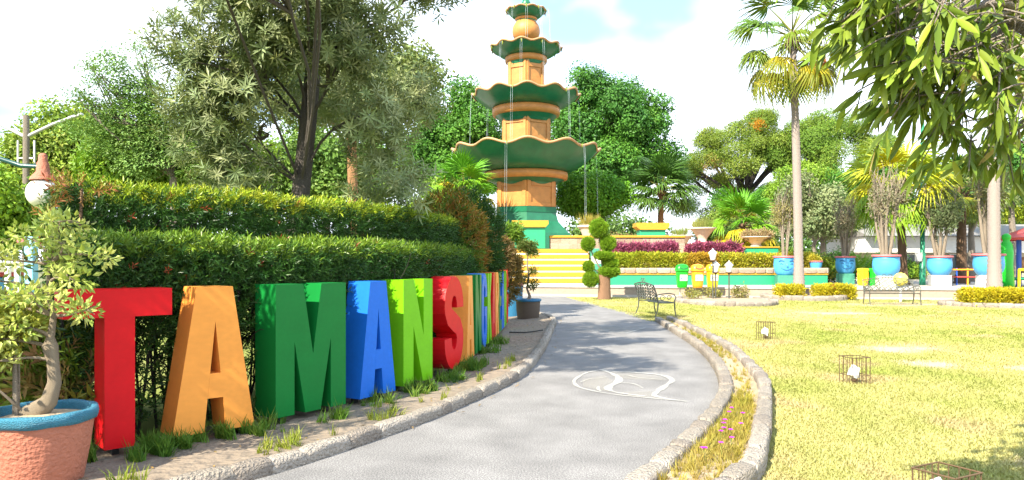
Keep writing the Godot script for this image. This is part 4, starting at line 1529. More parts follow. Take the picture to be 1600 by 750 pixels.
	b.box(Vector3(0, 0.93, 0), Vector3(2.1, 1.86, 0.9), Basis(), 0.02)
	obj("block", b.done(), M.pink_stone, ob)
	b = B.new()
	b.box(Vector3(0, 1.9, 0), Vector3(2.2, 0.08, 1.0), Basis(), 0.015)
	obj("cap", b.done(), M.orange, ob)
	# urns
	urn("white urn of dry grasses on the parapet beside the topiary", W(3.87, 37.0, 2.1), 0.56, 1.2, 0.22)
	reeds("dry yellow grasses in the urn beside the topiary", W(3.87, 37.0, 3.3), 0.45, 0.75, 46, [Color(0.30, 0.28, 0.05), Color(0.40, 0.33, 0.08)])
	urn("wide low white urn right of the low green pier", W(8.85, 38.6, 2.1), 0.62, 0.75, 0.3)
	reeds("pale green grasses in the low urn right of the low green pier", W(8.85, 38.6, 2.85), 0.42, 0.7, 40, [Color(0.18, 0.26, 0.05), Color(0.30, 0.30, 0.08)])
	urn("tall white urn standing on the orange plinth", W(9.55, 36.9, 2.38), 0.64, 0.8, 0.24)
	reeds("clipped green grasses in the tall urn on the orange plinth", W(9.55, 36.9, 3.15), 0.42, 0.75, 46, [Color(0.16, 0.24, 0.05), Color(0.34, 0.32, 0.10)])
	urn("shallow white bowl standing on the wide green block", W(12.0, 36.2, 2.21), 0.66, 0.5, 0.26)
	shrub("dry_plant", "withered pinkish plant in the shallow white bowl", "plant", W(12.0, 36.2, 2.68), [[Vector3(-0.3, 0.08, 0), Vector3(0.4, 0.2, 0.35)], [Vector3(0.3, 0.1, 0), Vector3(0.4, 0.22, 0.35)]], 260, "tuft", [Color(0.36, 0.22, 0.15), Color(0.42, 0.32, 0.18), Color(0.25, 0.24, 0.08)], {"smin": 1.2, "smax": 2.0})
	# yellow-green clipped hedges and purple plants on the planter
	var yel := [Color(0.22, 0.30, 0.02), Color(0.38, 0.38, 0.03), Color(0.50, 0.42, 0.05)]
	var orangey := [Color(0.26, 0.26, 0.02), Color(0.46, 0.30, 0.03), Color(0.40, 0.22, 0.03)]
	for s in [[4.75, 8.0, "clipped yellow green hedge on the planter next to the topiary", yel], [8.05, 9.4, "thin orange tinted stretch of hedge behind the orange bin", orangey], [9.45, 13.7, "clipped yellow green hedge on the planter behind the lamps", yel]]:
		var h := thing("low_hedge", s[2], "hedge", Vector3.ZERO, 0.0, "clipped hedges on the planter")
		var sp := PackedVector2Array()
		for k in 12: sp.append(Vector2(lerpf(s[0], s[1], k / 11.0), 34.0))
		scatter("foliage", h, LEAF.tuft, M.leaf, scale_items(hedge_items(sp, 0.7, 1.05, 1.78, 150.0, 0.0, s[3], s[3]), 1.7))
		var st := B.new()
		for k in 16:
			var xx := lerpf(s[0], s[1], (k + 0.5) / 16)
			st.tube([W(xx, 34.0, 1.0), W(xx + rr(-0.1, 0.1), 34.0 + rr(-0.1, 0.1), 1.7)], [0.03, 0.015], 5)
		obj("stems", st.done(), M.bark_brown, h)
	var purple := [Color(0.26, 0.04, 0.11), Color(0.46, 0.12, 0.22), Color(0.15, 0.04, 0.08), Color(0.60, 0.30, 0.32)]
	for s in [[4.9, 6.6, "dark purple leaved plants left on the upper planter"], [6.85, 7.9, "short clump of purple leaved plants in the middle of the upper planter"], [8.5, 11.0, "pinkish purple leaved plants behind the tall lamp"]]:
		var cl := []
		var n := int((s[1] - s[0]) / 0.28)
		for k in n: cl.append([Vector3(lerpf(s[0], s[1], (k + 0.5) / n), 0.24 + rr(-0.05, 0.05), rr(-0.1, 0.1)), Vector3(0.24, 0.26, 0.28)])
		var mid: float = (s[0] + s[1]) * 0.5
		for c in cl: c[0].x -= mid
		shrub("purple_plants", s[2], "purple plant", W(mid, 35.5, 1.84), cl, int((s[1] - s[0]) * 330), "tuft", purple, {"spread": true, "group": "purple plants on the upper planter", "smin": 1.4, "smax": 2.2})

func scale_items(items: Array, k: float) -> Array:
	for it in items:
		var t: Transform3D = it[0]
		it[0] = Transform3D(t.basis.scaled(Vector3.ONE * k * 1.45), t.origin)
	return items

func sign_and_hedges() -> void:
	var far_c := curve([Vector2(-0.55, 11.08), Vector2(-0.41, 12.4), Vector2(-0.29, 13.8), Vector2(-0.185, 15.3), Vector2(-0.08, 17.0)], 0.02)
	var seg := func(k: int) -> Array:
		var n := far_c.size() - 1
		var f := func(t: float) -> Vector2: return far_c[clampi(int(round(t * n)), 0, n)]
		return [f.call((k + 0.03) / 9.0), f.call((k + 0.93) / 9.0)]
	var L := [
		["T", "red", Vector2(-3.21, 5.26), Vector2(-2.66, 5.76), "red letter T, nearest of the row, behind the potted bonsai"],
		["A", "orange", Vector2(-2.69, 5.83), Vector2(-2.20, 6.29), "orange letter A between the red T and the green M"],
		["M", "green", Vector2(-2.10, 6.54), Vector2(-1.63, 7.22), "wide dark green letter M"],
		["A", "blue", Vector2(-1.54, 7.45), Vector2(-1.26, 7.97), "bright blue letter A between the green M and the lime N"],
		["N", "lime", Vector2(-1.21, 8.21), Vector2(-0.95, 8.80), "lime green letter N between the blue A and the red S"],
		["S", "red", Vector2(-0.85, 9.30), Vector2(-0.66, 9.98), "red rounded letter S next to the lime N"],
		["A", "orange", Vector2(-0.63, 10.25), Vector2(-0.56, 10.95), "orange letter A right after the red S"]]
	var rest := [["N", "green", "narrow looking green letter N just after the second orange A"], ["G", "blue", "blue letter G in the far half of the row"], ["K", "lime", "lime letter K beside the far blue G"], ["A", "red", "red letter A in the far half of the row"], ["R", "orange", "orange letter R in the far half of the row"], ["E", "green", "green letter E near the far end of the row"], ["A", "blue", "blue letter A near the far end of the row"], ["N", "lime", "lime letter N, last but one of the row"], ["G", "red", "red letter G at the far end of the row by the blue pots"]]
	for k in 9:
		var s: Array = seg.call(k)
		L.append([rest[k][0], rest[k][1], s[0], s[1], rest[k][2]])
	for e in L: big_letter(e[0], e[1], e[2], e[3], e[4])
	# hedges behind
	var front := curve([Vector2(-3.5, 4.95), Vector2(-2.69, 5.83), Vector2(-2.15, 6.4), Vector2(-1.63, 7.22), Vector2(-1.24, 8.0), Vector2(-0.93, 8.8), Vector2(-0.66, 10.0), Vector2(-0.54, 11.1), Vector2(-0.28, 13.8), Vector2(-0.06, 17.2)], 0.2)
	var off := func(c: PackedVector2Array, o: float, i0: float, i1: float) -> PackedVector2Array:
		var out := PackedVector2Array()
		for i in range(int(i0 * c.size()), int(i1 * c.size())):
			var t := (c[mini(i + 2, c.size() - 1)] - c[maxi(i - 2, 0)]).normalized()
			out.append(c[i] + Vector2(-t.y, t.x) * (o if o < 1.0 else lerpf(o, 1.1, smoothstep(0.25, 0.6, float(i) / c.size()))))
		return out
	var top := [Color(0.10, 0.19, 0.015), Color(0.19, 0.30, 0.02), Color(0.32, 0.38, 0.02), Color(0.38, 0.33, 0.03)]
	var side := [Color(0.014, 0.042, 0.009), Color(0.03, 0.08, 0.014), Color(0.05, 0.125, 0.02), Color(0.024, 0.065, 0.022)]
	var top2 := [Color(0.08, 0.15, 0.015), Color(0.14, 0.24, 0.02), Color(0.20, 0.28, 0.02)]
	var make := func(label: String, sp: PackedVector2Array, w: float, y0: float, y1: float, dens: float, low: float, tc: Array, n_stems: int) -> void:
		var h := thing("hedge", label, "hedge", Vector3.ZERO, 0.0, "clipped hedges behind the letters")
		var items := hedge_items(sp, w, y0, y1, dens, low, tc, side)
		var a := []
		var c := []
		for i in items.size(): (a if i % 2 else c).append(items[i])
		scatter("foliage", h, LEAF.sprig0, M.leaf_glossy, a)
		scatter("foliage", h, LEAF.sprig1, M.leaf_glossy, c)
		# woody inside: bushy stems fill the middle of the hedge
		var b := B.new()
		for i in n_stems:
			var p := sp[int(rng.randf() * (sp.size() - 1))]
			var q := W(p.x + rr(-0.25, 0.25), p.y + rr(-0.25, 0.25), 0.0)
			var way := branch(b, q, q + Vector3(rr(-0.2, 0.2), y1 - 0.25, rr(-0.2, 0.2)), 0.014, 0.006, 0.08, 5)
			for k in 6:
				var s: Vector3 = way[1 + k % 4]
				branch(b, s, s + Vector3(rr(-0.4, 0.4), rr(0.1, 0.45), rr(-0.4, 0.4)), 0.007, 0.003, 0.05, 4)
		obj("stems", b.done(), M.bark_dark, h)
		# inner leaves
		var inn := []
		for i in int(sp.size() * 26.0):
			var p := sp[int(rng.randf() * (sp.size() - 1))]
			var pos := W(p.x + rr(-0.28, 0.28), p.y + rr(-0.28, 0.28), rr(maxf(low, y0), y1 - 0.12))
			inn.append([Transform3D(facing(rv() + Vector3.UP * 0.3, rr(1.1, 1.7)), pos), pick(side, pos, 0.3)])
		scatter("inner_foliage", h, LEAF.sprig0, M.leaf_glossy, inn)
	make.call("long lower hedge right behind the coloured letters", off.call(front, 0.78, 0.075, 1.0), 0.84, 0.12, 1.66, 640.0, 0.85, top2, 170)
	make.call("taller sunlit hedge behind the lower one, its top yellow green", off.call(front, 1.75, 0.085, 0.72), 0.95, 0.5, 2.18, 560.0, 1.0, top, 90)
	# red-tipped and round clipped bushes at the end of the hedges
	var bush := func(label: String, x: float, d: float, cy: float, r: Vector3, n: int, cols: Array) -> void:
		shrub("clipped_bush", label, "bush", W(x, d, 0), [[Vector3(0, cy, 0), r]], n, "sprig0", cols, {"group": "clipped bushes at the end of the hedge", "smin": 0.9, "smax": 1.4, "shell": 0.86})
	bush.call("large round clipped bush with reddish tips at the end of the tall hedge", -1.20, 13.6, 1.72, Vector3(0.62, 0.95, 0.7), 1700, [Color(0.06, 0.13, 0.02), Color(0.10, 0.18, 0.02), Color(0.36, 0.16, 0.03), Color(0.05, 0.1, 0.02)])
	bush.call("dark clipped dome bush right of the red tipped one", -0.86, 14.7, 1.75, Vector3(0.58, 1.0, 0.7), 1700, side)
	bush.call("small clipped ball bush with brown leaves beside the green pier", -0.42, 17.4, 1.55, Vector3(0.34, 0.52, 0.4), 700, [Color(0.06, 0.11, 0.02), Color(0.20, 0.11, 0.04), Color(0.1, 0.14, 0.02)])
	bush.call("low brownish bush over the last letters", -0.22, 18.0, 1.15, Vector3(0.36, 0.62, 0.4), 800, [Color(0.07, 0.11, 0.02), Color(0.22, 0.13, 0.04), Color(0.1, 0.15, 0.02)])
	# fresh weeds at the feet of the letters
	var weeds := []
	for i in 1500:
		var k := rng.randf()
		var p := front[int(lerpf(0.02, 0.75, k * k) * (front.size() - 1))]
		var t := Vector2(0.6, 0.8)
		var q := p + Vector2(t.y, -t.x) * rr(-0.05, 0.32)
		if patchy.get_noise_2d(q.x * 12.0, q.y * 12.0) + rr(-0.2, 0.2) < 0.02 + k * 0.15: continue
		weeds.append([Transform3D(facing(Vector3(rr(-0.5, 0.5), 1, rr(-0.5, 0.5)), rr(0.5, 1.1)), W(q.x, q.y, 0.03)), pick([Color(0.05, 0.13, 0.015), Color(0.09, 0.20, 0.02), Color(0.2, 0.26, 0.04)], W(q.x, q.y))])
	for i in 260:
		var k := rng.randi() % int(left_edge.size() * 0.5)
		var p := left_edge[k] + Vector2(-0.75, 0.65) * rr(0.2, 0.42)
		if patchy.get_noise_2d(p.x * 16.0, p.y * 16.0) < 0.12: continue
		weeds.append([Transform3D(facing(Vector3(rr(-0.5, 0.5), 1, rr(-0.5, 0.5)), rr(0.4, 0.8)), W(p.x, p.y, 0.07)), pick([Color(0.16, 0.22, 0.02), Color(0.25, 0.27, 0.04)], W(p.x, p.y))])
	scatter("weeds", null, LEAF.grass1, M.grassy, weeds).set_meta("label", "green weeds growing at the feet of the letters")

func near_left() -> void:
	# large terracotta pot with the bonsai, foreground left
	var at := W(-3.1, 4.85)
	round_pot("terracotta_pot", "large terracotta pot with a thick blue rim, left foreground", at, 0.235, 0.315, 0.53, M.terracotta, M.blue_rim, 0.075)
	var pads := []
	for p in [[-0.05, 1.16, 0.0, 0.24, 0.09], [0.16, 1.13, 0.05, 0.18, 0.07], [-0.22, 1.03, 0.08, 0.18, 0.08], [-0.28, 0.72, 0.05, 0.20, 0.09], [0.02, 0.80, 0.1, 0.22, 0.08], [0.30, 0.70, 0.0, 0.16, 0.05], [-0.16, 0.60, 0.1, 0.2, 0.08], [-0.34, 0.50, 0.1, 0.16, 0.1], [-0.42, 0.62, -0.02, 0.16, 0.08], [0.05, 1.0, -0.05, 0.15, 0.07], [-0.42, 0.9, 0.0, 0.14, 0.08], [-0.18, 0.38, 0.14, 0.14, 0.06], [-0.3, 0.28, 0.14, 0.12, 0.05], [0.12, 1.28, 0.0, 0.2, 0.06], [0.36, 1.05, 0.0, 0.14, 0.06], [0.22, 0.9, 0.08, 0.14, 0.05]]:
		pads.append([Vector3(p[0], p[1], p[2]), Vector3(p[3], p[4], p[3])])
	bonsai("bonsai with a thick pale gnarled trunk in the terracotta pot", at + Vector3(0, 0.48, 0), [Vector3(-0.10, 0, 0), Vector3(-0.02, 0.035, 0), Vector3(0.05, 0.10, 0), Vector3(0.085, 0.22, 0), Vector3(0.075, 0.36, 0), Vector3(0.055, 0.46, 0), Vector3(0.06, 0.52, 0), Vector3(0.08, 0.66, 0), Vector3(0.04, 0.82, 0), Vector3(0.05, 1.0, 0)], [0.065, 0.07, 0.052, 0.042, 0.037, 0.05, 0.024, 0.02, 0.014, 0.009], pads, 210, [Color(0.34, 0.40, 0.08), Color(0.50, 0.54, 0.17), Color(0.26, 0.36, 0.05), Color(0.62, 0.60, 0.34)], M.bark_bonsai, 0.6, 1.0)
	# second thin stems of the same pot
	var t := thing("sapling", "thin upright stems beside the bonsai in the terracotta pot", "sapling", at + Vector3(0, 0.47, 0))
	for s in [[-0.13, 0.05, 0.016, 0.62], [-0.20, -0.03, 0.013, 0.5], [-0.155, 0.0, 0.009, 0.7]]:
		var b := B.new()
		branch(b, Vector3(s[0], 0, s[1]), Vector3(s[0] - 0.01, s[3], s[1]), s[2], s[2] * 0.5, 0.02, 7)
		obj("stem", b.done(), M.bark_pale, t)
	scatter("foliage", t, LEAF.tuft, M.leaf, crown_items([[Vector3(-0.2, 0.62, 0), Vector3(0.18, 0.14, 0.16)], [Vector3(-0.3, 0.45, 0.05), Vector3(0.15, 0.1, 0.15)]], 160, [Color(0.22, 0.28, 0.04), Color(0.36, 0.38, 0.06), Color(0.30, 0.16, 0.06)], 0.6, 1.0, 0.3))
	# broad-leaved plant with pinkish leaves between the pot and the T
	shrub("leafy_shrub", "loose shrub with some pinkish leaves between the bonsai and the red T", "shrub", W(-3.72, 5.95), [[Vector3(0, 0.5, 0), Vector3(0.36, 0.5, 0.25)], [Vector3(0.3, 0.4, 0.1), Vector3(0.2, 0.4, 0.2)], [Vector3(-0.4, 0.7, 0), Vector3(0.3, 0.4, 0.3)]], 330, "sprig1", [Color(0.10, 0.18, 0.02), Color(0.2, 0.28, 0.03), Color(0.30, 0.16, 0.07), Color(0.34, 0.30, 0.12)], {"smin": 1.0, "smax": 1.8, "shell": 0.2})
	shrub("leafy_shrub", "low green shrub at the left edge behind the terracotta pot", "shrub", W(-4.9, 6.9), [[Vector3(0, 0.35, 0), Vector3(0.55, 0.4, 0.4)], [Vector3(0.5, 0.5, 0.2), Vector3(0.4, 0.45, 0.4)]], 260, "sprig0", [Color(0.08, 0.15, 0.02), Color(0.16, 0.25, 0.03), Color(0.28, 0.30, 0.08)], {"smin": 1.2, "smax": 2.0, "shell": 0.2})
	# red new leaves at the left end of the tall hedge
	shrub("red_leaved_shrub", "shrub with red new leaves at the left end of the tall hedge", "shrub", W(-4.15, 6.6), [[Vector3(0, 1.92, 0), Vector3(0.12, 0.18, 0.15)], [Vector3(0.35, 2.14, 0.1), Vector3(0.3, 0.06, 0.3)], [Vector3(0.02, 1.6, 0), Vector3(0.1, 0.2, 0.15)]], 70, "sprig1", [Color(0.30, 0.07, 0.04), Color(0.42, 0.14, 0.07), Color(0.22, 0.20, 0.03), Color(0.32, 0.26, 0.03)], {"smin": 0.5, "smax": 0.85, "shell": 0.2})
	# globe street lamp on a curved green arm
	var lp := thing("street_lamp", "globe lamp with a brown bell cap on a curved green arm", "street lamp", W(-7.6, 10.2))
	var b := B.new()
	b.tube([Vector3(-0.3, -0.05, 0), Vector3(-0.3, 2.6, 0), Vector3(-0.28, 3.25, 0)], [0.07, 0.055, 0.045], 10)
	obj("post", b.done(), M.arm_green, lp)
	b = B.new()
	b.tube([Vector3(-0.28, 3.2, 0), Vector3(0.2, 3.12, 0), Vector3(0.5, 2.92, 0), Vector3(0.8, 2.82, 0), Vector3(1.04, 2.81, 0)], [0.035, 0.035, 0.034, 0.032, 0.03], 9)
	obj("arm", b.done(), M.arm_green, lp)
	b = B.new()
	b.lathe([Vector2(0.165, 2.62), Vector2(0.15, 2.66), Vector2(0.085, 2.74), Vector2(0.075, 2.86), Vector2(0.06, 2.88), Vector2(0.055, 2.96), Vector2(0.035, 2.99), Vector2(0.0, 3.0)], 18, Vector3(1.1, 0, 0), false)
	obj("cap", b.done(), M.terracotta, lp)
	b = B.new()
	var gl := []
	for i in 13:
		var an := -PI / 2 + PI * i / 12
		gl.append(Vector2(maxf(0.0, cos(an)) * 0.21, 2.44 + sin(an) * 0.21))
	b.lathe(gl, 22, Vector3(1.1, 0, 0), false)
	obj("globe", b.done(), M.globe, lp)
	# tall two-armed lamp pole further back
	var pole := thing("lamp_pole", "tall weathered pole with two outstretched lamp arms", "lamp pole", W(-16.5, 25.0))
	b = B.new()
	b.tube([Vector3(0, -0.1, 0), Vector3(0, 6.45, 0)], [0.13, 0.10], 10)
	obj("post", b.done(), M.bark_grey, pole)
	for s in [-1.0, 1.0]:
		var a := B.new()
		a.tube([Vector3(s * 0.08, 5.75, 0), Vector3(s * 0.9, 6.15, 0), Vector3(s * 1.6, 6.4, 0)], [0.06, 0.055, 0.05], 7)
		var arm := obj("arm", a.done(), M.grey, pole)
		var h := B.new()
		h.box(Vector3(s * 1.68, 6.42, 0), Vector3(0.5, 0.09, 0.16), Basis(Vector3.BACK, s * 0.3), 0.02)
		obj("lamp_head", h.done(), M.grey, arm)
		var br := B.new()
		br.box(Vector3(s * 0.28, 5.2, 0), Vector3(0.05, 0.8, 0.05))
		br.box(Vector3(s * 0.14, 5.0, 0), Vector3(0.28, 0.05, 0.05))
		obj("bracket", br.done(), M.grey, pole)
	# gate posts and low wall at the left edge
	var gp := thing("gate_post", "pale blue and white gate post at the left edge", "gate post", W(-9.2, 13.9))
	b = B.new()
	b.box(Vector3(0.12, 0.98, 0), Vector3(0.17, 1.96, 0.17), Basis(), 0.01)
	obj("post", b.done(), M.pale_blue, gp)
	for x in [-0.14, -0.32]:
		var q := B.new()
		q.box(Vector3(x, 0.7, 0), Vector3(0.10, 1.4, 0.06), Basis(), 0.01)
		obj("slat", q.done(), M.wall_white, gp)
	b = B.new()
	b.box(Vector3(-0.02, 1.9, 0.09), Vector3(0.14, 0.12, 0.03), Basis(), 0.01)
	obj("plate", b.done(), M.pink_rim, gp)
	var kiosk := thing("ticket_booth", "low blue booth with a red edge at the far left", "booth", W(-13.6, 19.0))
	b = B.new()
	b.box(Vector3(0, 0.55, 0), Vector3(1.6, 1.1, 1.2), Basis(), 0.02)
	obj("body", b.done(), M.blue_pot, kiosk)
	b = B.new()
	b.box(Vector3(0, 1.16, 0), Vector3(1.8, 0.1, 1.4), Basis(), 0.02)
	obj("top", b.done(), M.red_paint, kiosk)
	# the two pots at the end of the letters
	round_pot("dark_clay_pot", "dark clay pot with a blue rim at the end of the kerb", W(0.41, 18.75), 0.27, 0.32, 0.54, M.clay, M.deep_blue, 0.06)
	bonsai("spindly plant with a thin crooked trunk in the dark clay pot", W(0.41, 18.75, 0.5), [Vector3(0.02, 0, 0), Vector3(0.04, 0.12, 0), Vector3(-0.03, 0.3, 0), Vector3(0.02, 0.6, 0), Vector3(-0.02, 0.9, 0), Vector3(0.0, 1.35, 0)], [0.06, 0.04, 0.028, 0.024, 0.018, 0.008], [[Vector3(0.0, 1.42, 0), Vector3(0.22, 0.1, 0.2)], [Vector3(0.1, 1.22, 0), Vector3(0.16, 0.08, 0.15)], [Vector3(-0.15, 1.33, 0), Vector3(0.15, 0.07, 0.15)], [Vector3(0.12, 0.75, 0), Vector3(0.1, 0.1, 0.1)], [Vector3(-0.1, 0.55, 0), Vector3(0.1, 0.08, 0.1)], [Vector3(0.12, 0.4, 0), Vector3(0.12, 0.12, 0.1)]], 190, [Color(0.06, 0.12, 0.02), Color(0.12, 0.16, 0.03), Color(0.26, 0.10, 0.05)], M.bark_grey, 0.7, 1.1)
	round_pot("blue_pot", "tall blue pot with a dull red rim behind the dark clay pot", W(0.06, 19.7), 0.2, 0.24, 0.92, M.deep_blue, M.pink_rim, 0.07)
	bonsai("tall thin leafy plant in the blue pot at the end of the letters", W(0.06, 19.7, 0.86), [Vector3(-0.06, 0, 0), Vector3(-0.1, 0.4, 0), Vector3(-0.02, 0.9, 0), Vector3(-0.08, 1.4, 0)], [0.035, 0.028, 0.02, 0.01], [[Vector3(-0.05, 1.45, 0), Vector3(0.32, 0.2, 0.3)], [Vector3(-0.3, 1.3, 0), Vector3(0.2, 0.15, 0.2)], [Vector3(0.15, 1.2, 0), Vector3(0.16, 0.12, 0.15)], [Vector3(-0.1, 0.6, 0), Vector3(0.1, 0.2, 0.1)]], 170, [Color(0.10, 0.2, 0.02), Color(0.18, 0.28, 0.03)], M.bark_grey, 1.0, 1.7)
	# a few fallen leaves on the bare verge and along the kerb
	var fl := []
	for i in 150:
		var p := left_edge[int(rr(0.15, 0.98) * (left_edge.size() - 1))]
		var off := Vector2(-0.75, 0.65) * (rr(0.2, 0.75) if i % 4 else -rr(0.02, 0.25))
		fl.append([Transform3D(facing(Vector3(rr(-0.3, 0.3), 1, rr(-0.3, 0.3)), rr(0.5, 1.0)), W(p.x + off.x, p.y + off.y, 0.075 if i % 4 else 0.02)), pick([Color(0.20, 0.12, 0.05), Color(0.32, 0.22, 0.08), Color(0.14, 0.09, 0.05)], W(p.x, p.y))])
	var one := B.new()
	one.blade_leaf(Vector3(-0.03, 0.004, 0), Vector3(1, 0.1, 0.1).normalized(), Vector3.UP, 0.065, 0.022, 0.012, 3)
	scatter("fallen_leaves", null, one.done(), M.leaf, fl).set_meta("label", "dry fallen leaves on the bare verge and along the kerb")
	# garden hose end lying on the verge
	b = B.new()
	b.tube([W(-0.05, 14.9, 0.06), W(0.25, 14.7, 0.075), W(0.45, 14.75, 0.09), W(0.62, 14.75, 0.12)], [0.014], 6)
	tag(obj("water_pipe", b.done(), M.black), "thin dark pipe lying across the bare verge near the far letters", "pipe")

func chalk(called: String, label: String, strokes: Array, fills: Array) -> void:
	var t := thing(called, label, "chalk drawing", Vector3.ZERO, 0.0, "chalk drawings on the path")
	for f in fills:
		var b := B.new()
		var poly := PackedVector2Array(f)
		b.flat()
		var ix := Geometry2D.triangulate_polygon(poly)
		for k in range(0, ix.size(), 3):
			b.face3(W(poly[ix[k]].x, poly[ix[k]].y, 0.010), W(poly[ix[k + 1]].x, poly[ix[k + 1]].y, 0.010), W(poly[ix[k + 2]].x, poly[ix[k + 2]].y, 0.010), W(poly[ix[k]].x, poly[ix[k]].y, -5))
		obj("wash", b.done(), M.chalk_wash, t)
	for s in strokes:
		var c := curve(s[0], 0.05)
		var b := B.new()
		b.flat()
		var l := []
		for i in c.size():
			var tt := (c[mini(i + 1, c.size() - 1)] - c[maxi(i - 1, 0)]).normalized()
			var w: float = s[1] * (0.55 + 0.45 * sin(PI * clampf(i / float(c.size() - 1), 0.03, 0.97))) * (1.0 + wob.get_noise_2d(c[i].x * 60.0, c[i].y * 60.0) * 0.8)
			l.append([c[i] - Vector2(-tt.y, tt.x) * w, c[i] + Vector2(-tt.y, tt.x) * w])
		for i in l.size() - 1:
			b.quad(W(l[i][0].x, l[i][0].y, 0.014), W(l[i + 1][0].x, l[i + 1][0].y, 0.014), W(l[i + 1][1].x, l[i + 1][1].y, 0.014), W(l[i][1].x, l[i][1].y, 0.014))
		obj("line", b.done(), M.chalk, t)

func lawn_things() -> void:
	chalk("chalk_drawing", "large white chalk swirl drawn on the near part of the path", [
		[[Vector2(1.15, 9.98), Vector2(1.0, 9.82), Vector2(0.82, 9.35), Vector2(0.76, 9.0), Vector2(0.82, 8.62), Vector2(1.1, 8.25), Vector2(1.42, 8.05), Vector2(1.72, 7.88), Vector2(1.85, 7.82)], 0.020],
		[[Vector2(1.3, 9.85), Vector2(1.6, 9.85), Vector2(1.95, 9.6), Vector2(2.0, 9.2), Vector2(1.86, 8.85), Vector2(1.62, 8.3), Vector2(1.58, 8.12), Vector2(1.68, 7.95), Vector2(1.86, 7.8)], 0.035],
		[[Vector2(1.22, 10.1), Vector2(1.32, 9.75), Vector2(1.36, 9.4), Vector2(1.3, 9.05), Vector2(1.16, 8.75), Vector2(1.12, 8.5), Vector2(1.22, 8.3), Vector2(1.5, 8.08)], 0.04],
		[[Vector2(0.84, 9.05), Vector2(0.98, 9.3), Vector2(1.1, 9.35), Vector2(1.26, 9.5)], 0.012],
		[[Vector2(1.33, 9.0), Vector2(1.46, 8.95), Vector2(1.52, 8.75), Vector2(1.53, 8.6)], 0.014],
		[[Vector2(1.34, 9.6), Vector2(1.5, 9.6), Vector2(1.62, 9.4), Vector2(1.9, 9.25)], 0.013],
		[[Vector2(1.03, 8.75), Vector2(1.0, 8.55), Vector2(1.02, 8.4)], 0.016]],
		[[Vector2(1.34, 9.75), Vector2(1.62, 9.75), Vector2(1.92, 9.5), Vector2(1.95, 9.2), Vector2(1.6, 9.25), Vector2(1.4, 9.35)], [Vector2(1.25, 8.35), Vector2(1.58, 8.45), Vector2(1.6, 8.15), Vector2(1.75, 7.9), Vector2(1.3, 8.1)], [Vector2(0.85, 8.75), Vector2(0.9, 9.3), Vector2(1.2, 9.6), Vector2(1.25, 9.1), Vector2(1.1, 8.8), Vector2(1.1, 8.4)]])
	chalk("chalk_drawing", "faint chalk triangle on the far part of the path", [[[Vector2(0.95, 16.4), Vector2(1.7, 15.9), Vector2(2.35, 15.2)], 0.03], [[Vector2(2.35, 15.2), Vector2(2.7, 15.9), Vector2(3.0, 16.5)], 0.03], [[Vector2(0.95, 16.4), Vector2(1.8, 17.0), Vector2(3.0, 16.5)], 0.02]], [[Vector2(1.1, 16.5), Vector2(2.35, 15.35), Vector2(2.95, 16.5), Vector2(1.9, 16.95)]])
	# magenta flowers in the bed
	var k := 0
	for f in [[1.37, 5.24, 0.12], [1.54, 5.39, 0.12], [1.65, 5.54, 0.12], [1.74, 5.84, 0.11], [1.69, 5.86, 0.12], [1.63, 5.75, 0.12], [1.73, 6.05, 0.12], [1.79, 6.18, 0.12], [1.88, 6.07, 0.11], [2.04, 6.48, 0.11], [2.0, 6.68, 0.12], [1.91, 6.48, 0.12]]:
		var t := thing("magenta_flower", "small magenta flower in the narrow bed by the path", "flower", W(f[0], f[1], 0.05), rr(0, TAU), "magenta flowers in the narrow bed")
		var st := B.new()
		st.tube([Vector3(0, -0.02, 0), Vector3(0.01, f[2], 0)], [0.003, 0.002], 4)
		obj("stem", st.done(), M.leaf_plain, t)
		for i in 5:
			var p := B.new()
			var a := i * TAU / 5
			var dir := Vector3(cos(a), 0.35, sin(a)).normalized()
			p.blade_leaf(Vector3(0.01, f[2], 0), dir, Vector3.UP, 0.024 if k else 0.034, 0.026, 0.006, 3)
			obj("petal", p.done(), M.flower, t)
		k += 1
	# caged floodlights
	var cg := [[W(4.86, 14.1), 0.5, "farthest rusty wire cage on the lawn"], [W(4.18, 8.98), 0.25, "rusty wire cage in the middle of the lawn"], [W(2.42, 4.1), 0.5, "rusty wire cage cut by the lower edge of the picture"]]
	for c in cg: cage(c[2], c[0], c[1])
	floodlight("small white floodlight inside the farthest cage", cg[0][0], 0.3)
	floodlight("white floodlight inside the cage in the middle of the lawn", cg[1][0], 0.1)
	var fl := W(2.38, 4.12, 0.06)
	floodlight("white floodlight inside the cage at the lower edge", fl, 2.6)
	# benches
	bench("iron bench seen from its end beside the path", W(3.93, 20.2), PI / 2 + 0.16, 1.55)
	bench("iron bench facing the lawn in front of the plaza", W(13.05, 25.3), -0.06, 1.68)
	var ball := thing("yellow_globe", "pale yellow round globe just behind the far bench", "globe", W(14.15, 26.8))
	var b := B.new()
	b.tube([Vector3(0, -0.05, 0), Vector3(0, 0.62, 0)], [0.05, 0.04], 8)
	obj("post", b.done(), M.grey, ball)
	b = B.new()
	var gl := []
	for i in 13:
		var an := -PI / 2 + PI * i / 12
		gl.append(Vector2(maxf(0.0, cos(an)) * 0.25, 0.83 + sin(an) * 0.25))
	b.lathe(gl, 22, Vector3.ZERO, false)
	obj("globe", b.done(), mat(Color(0.75, 0.66, 0.12), 0.4, "mottle", 2.0), ball)
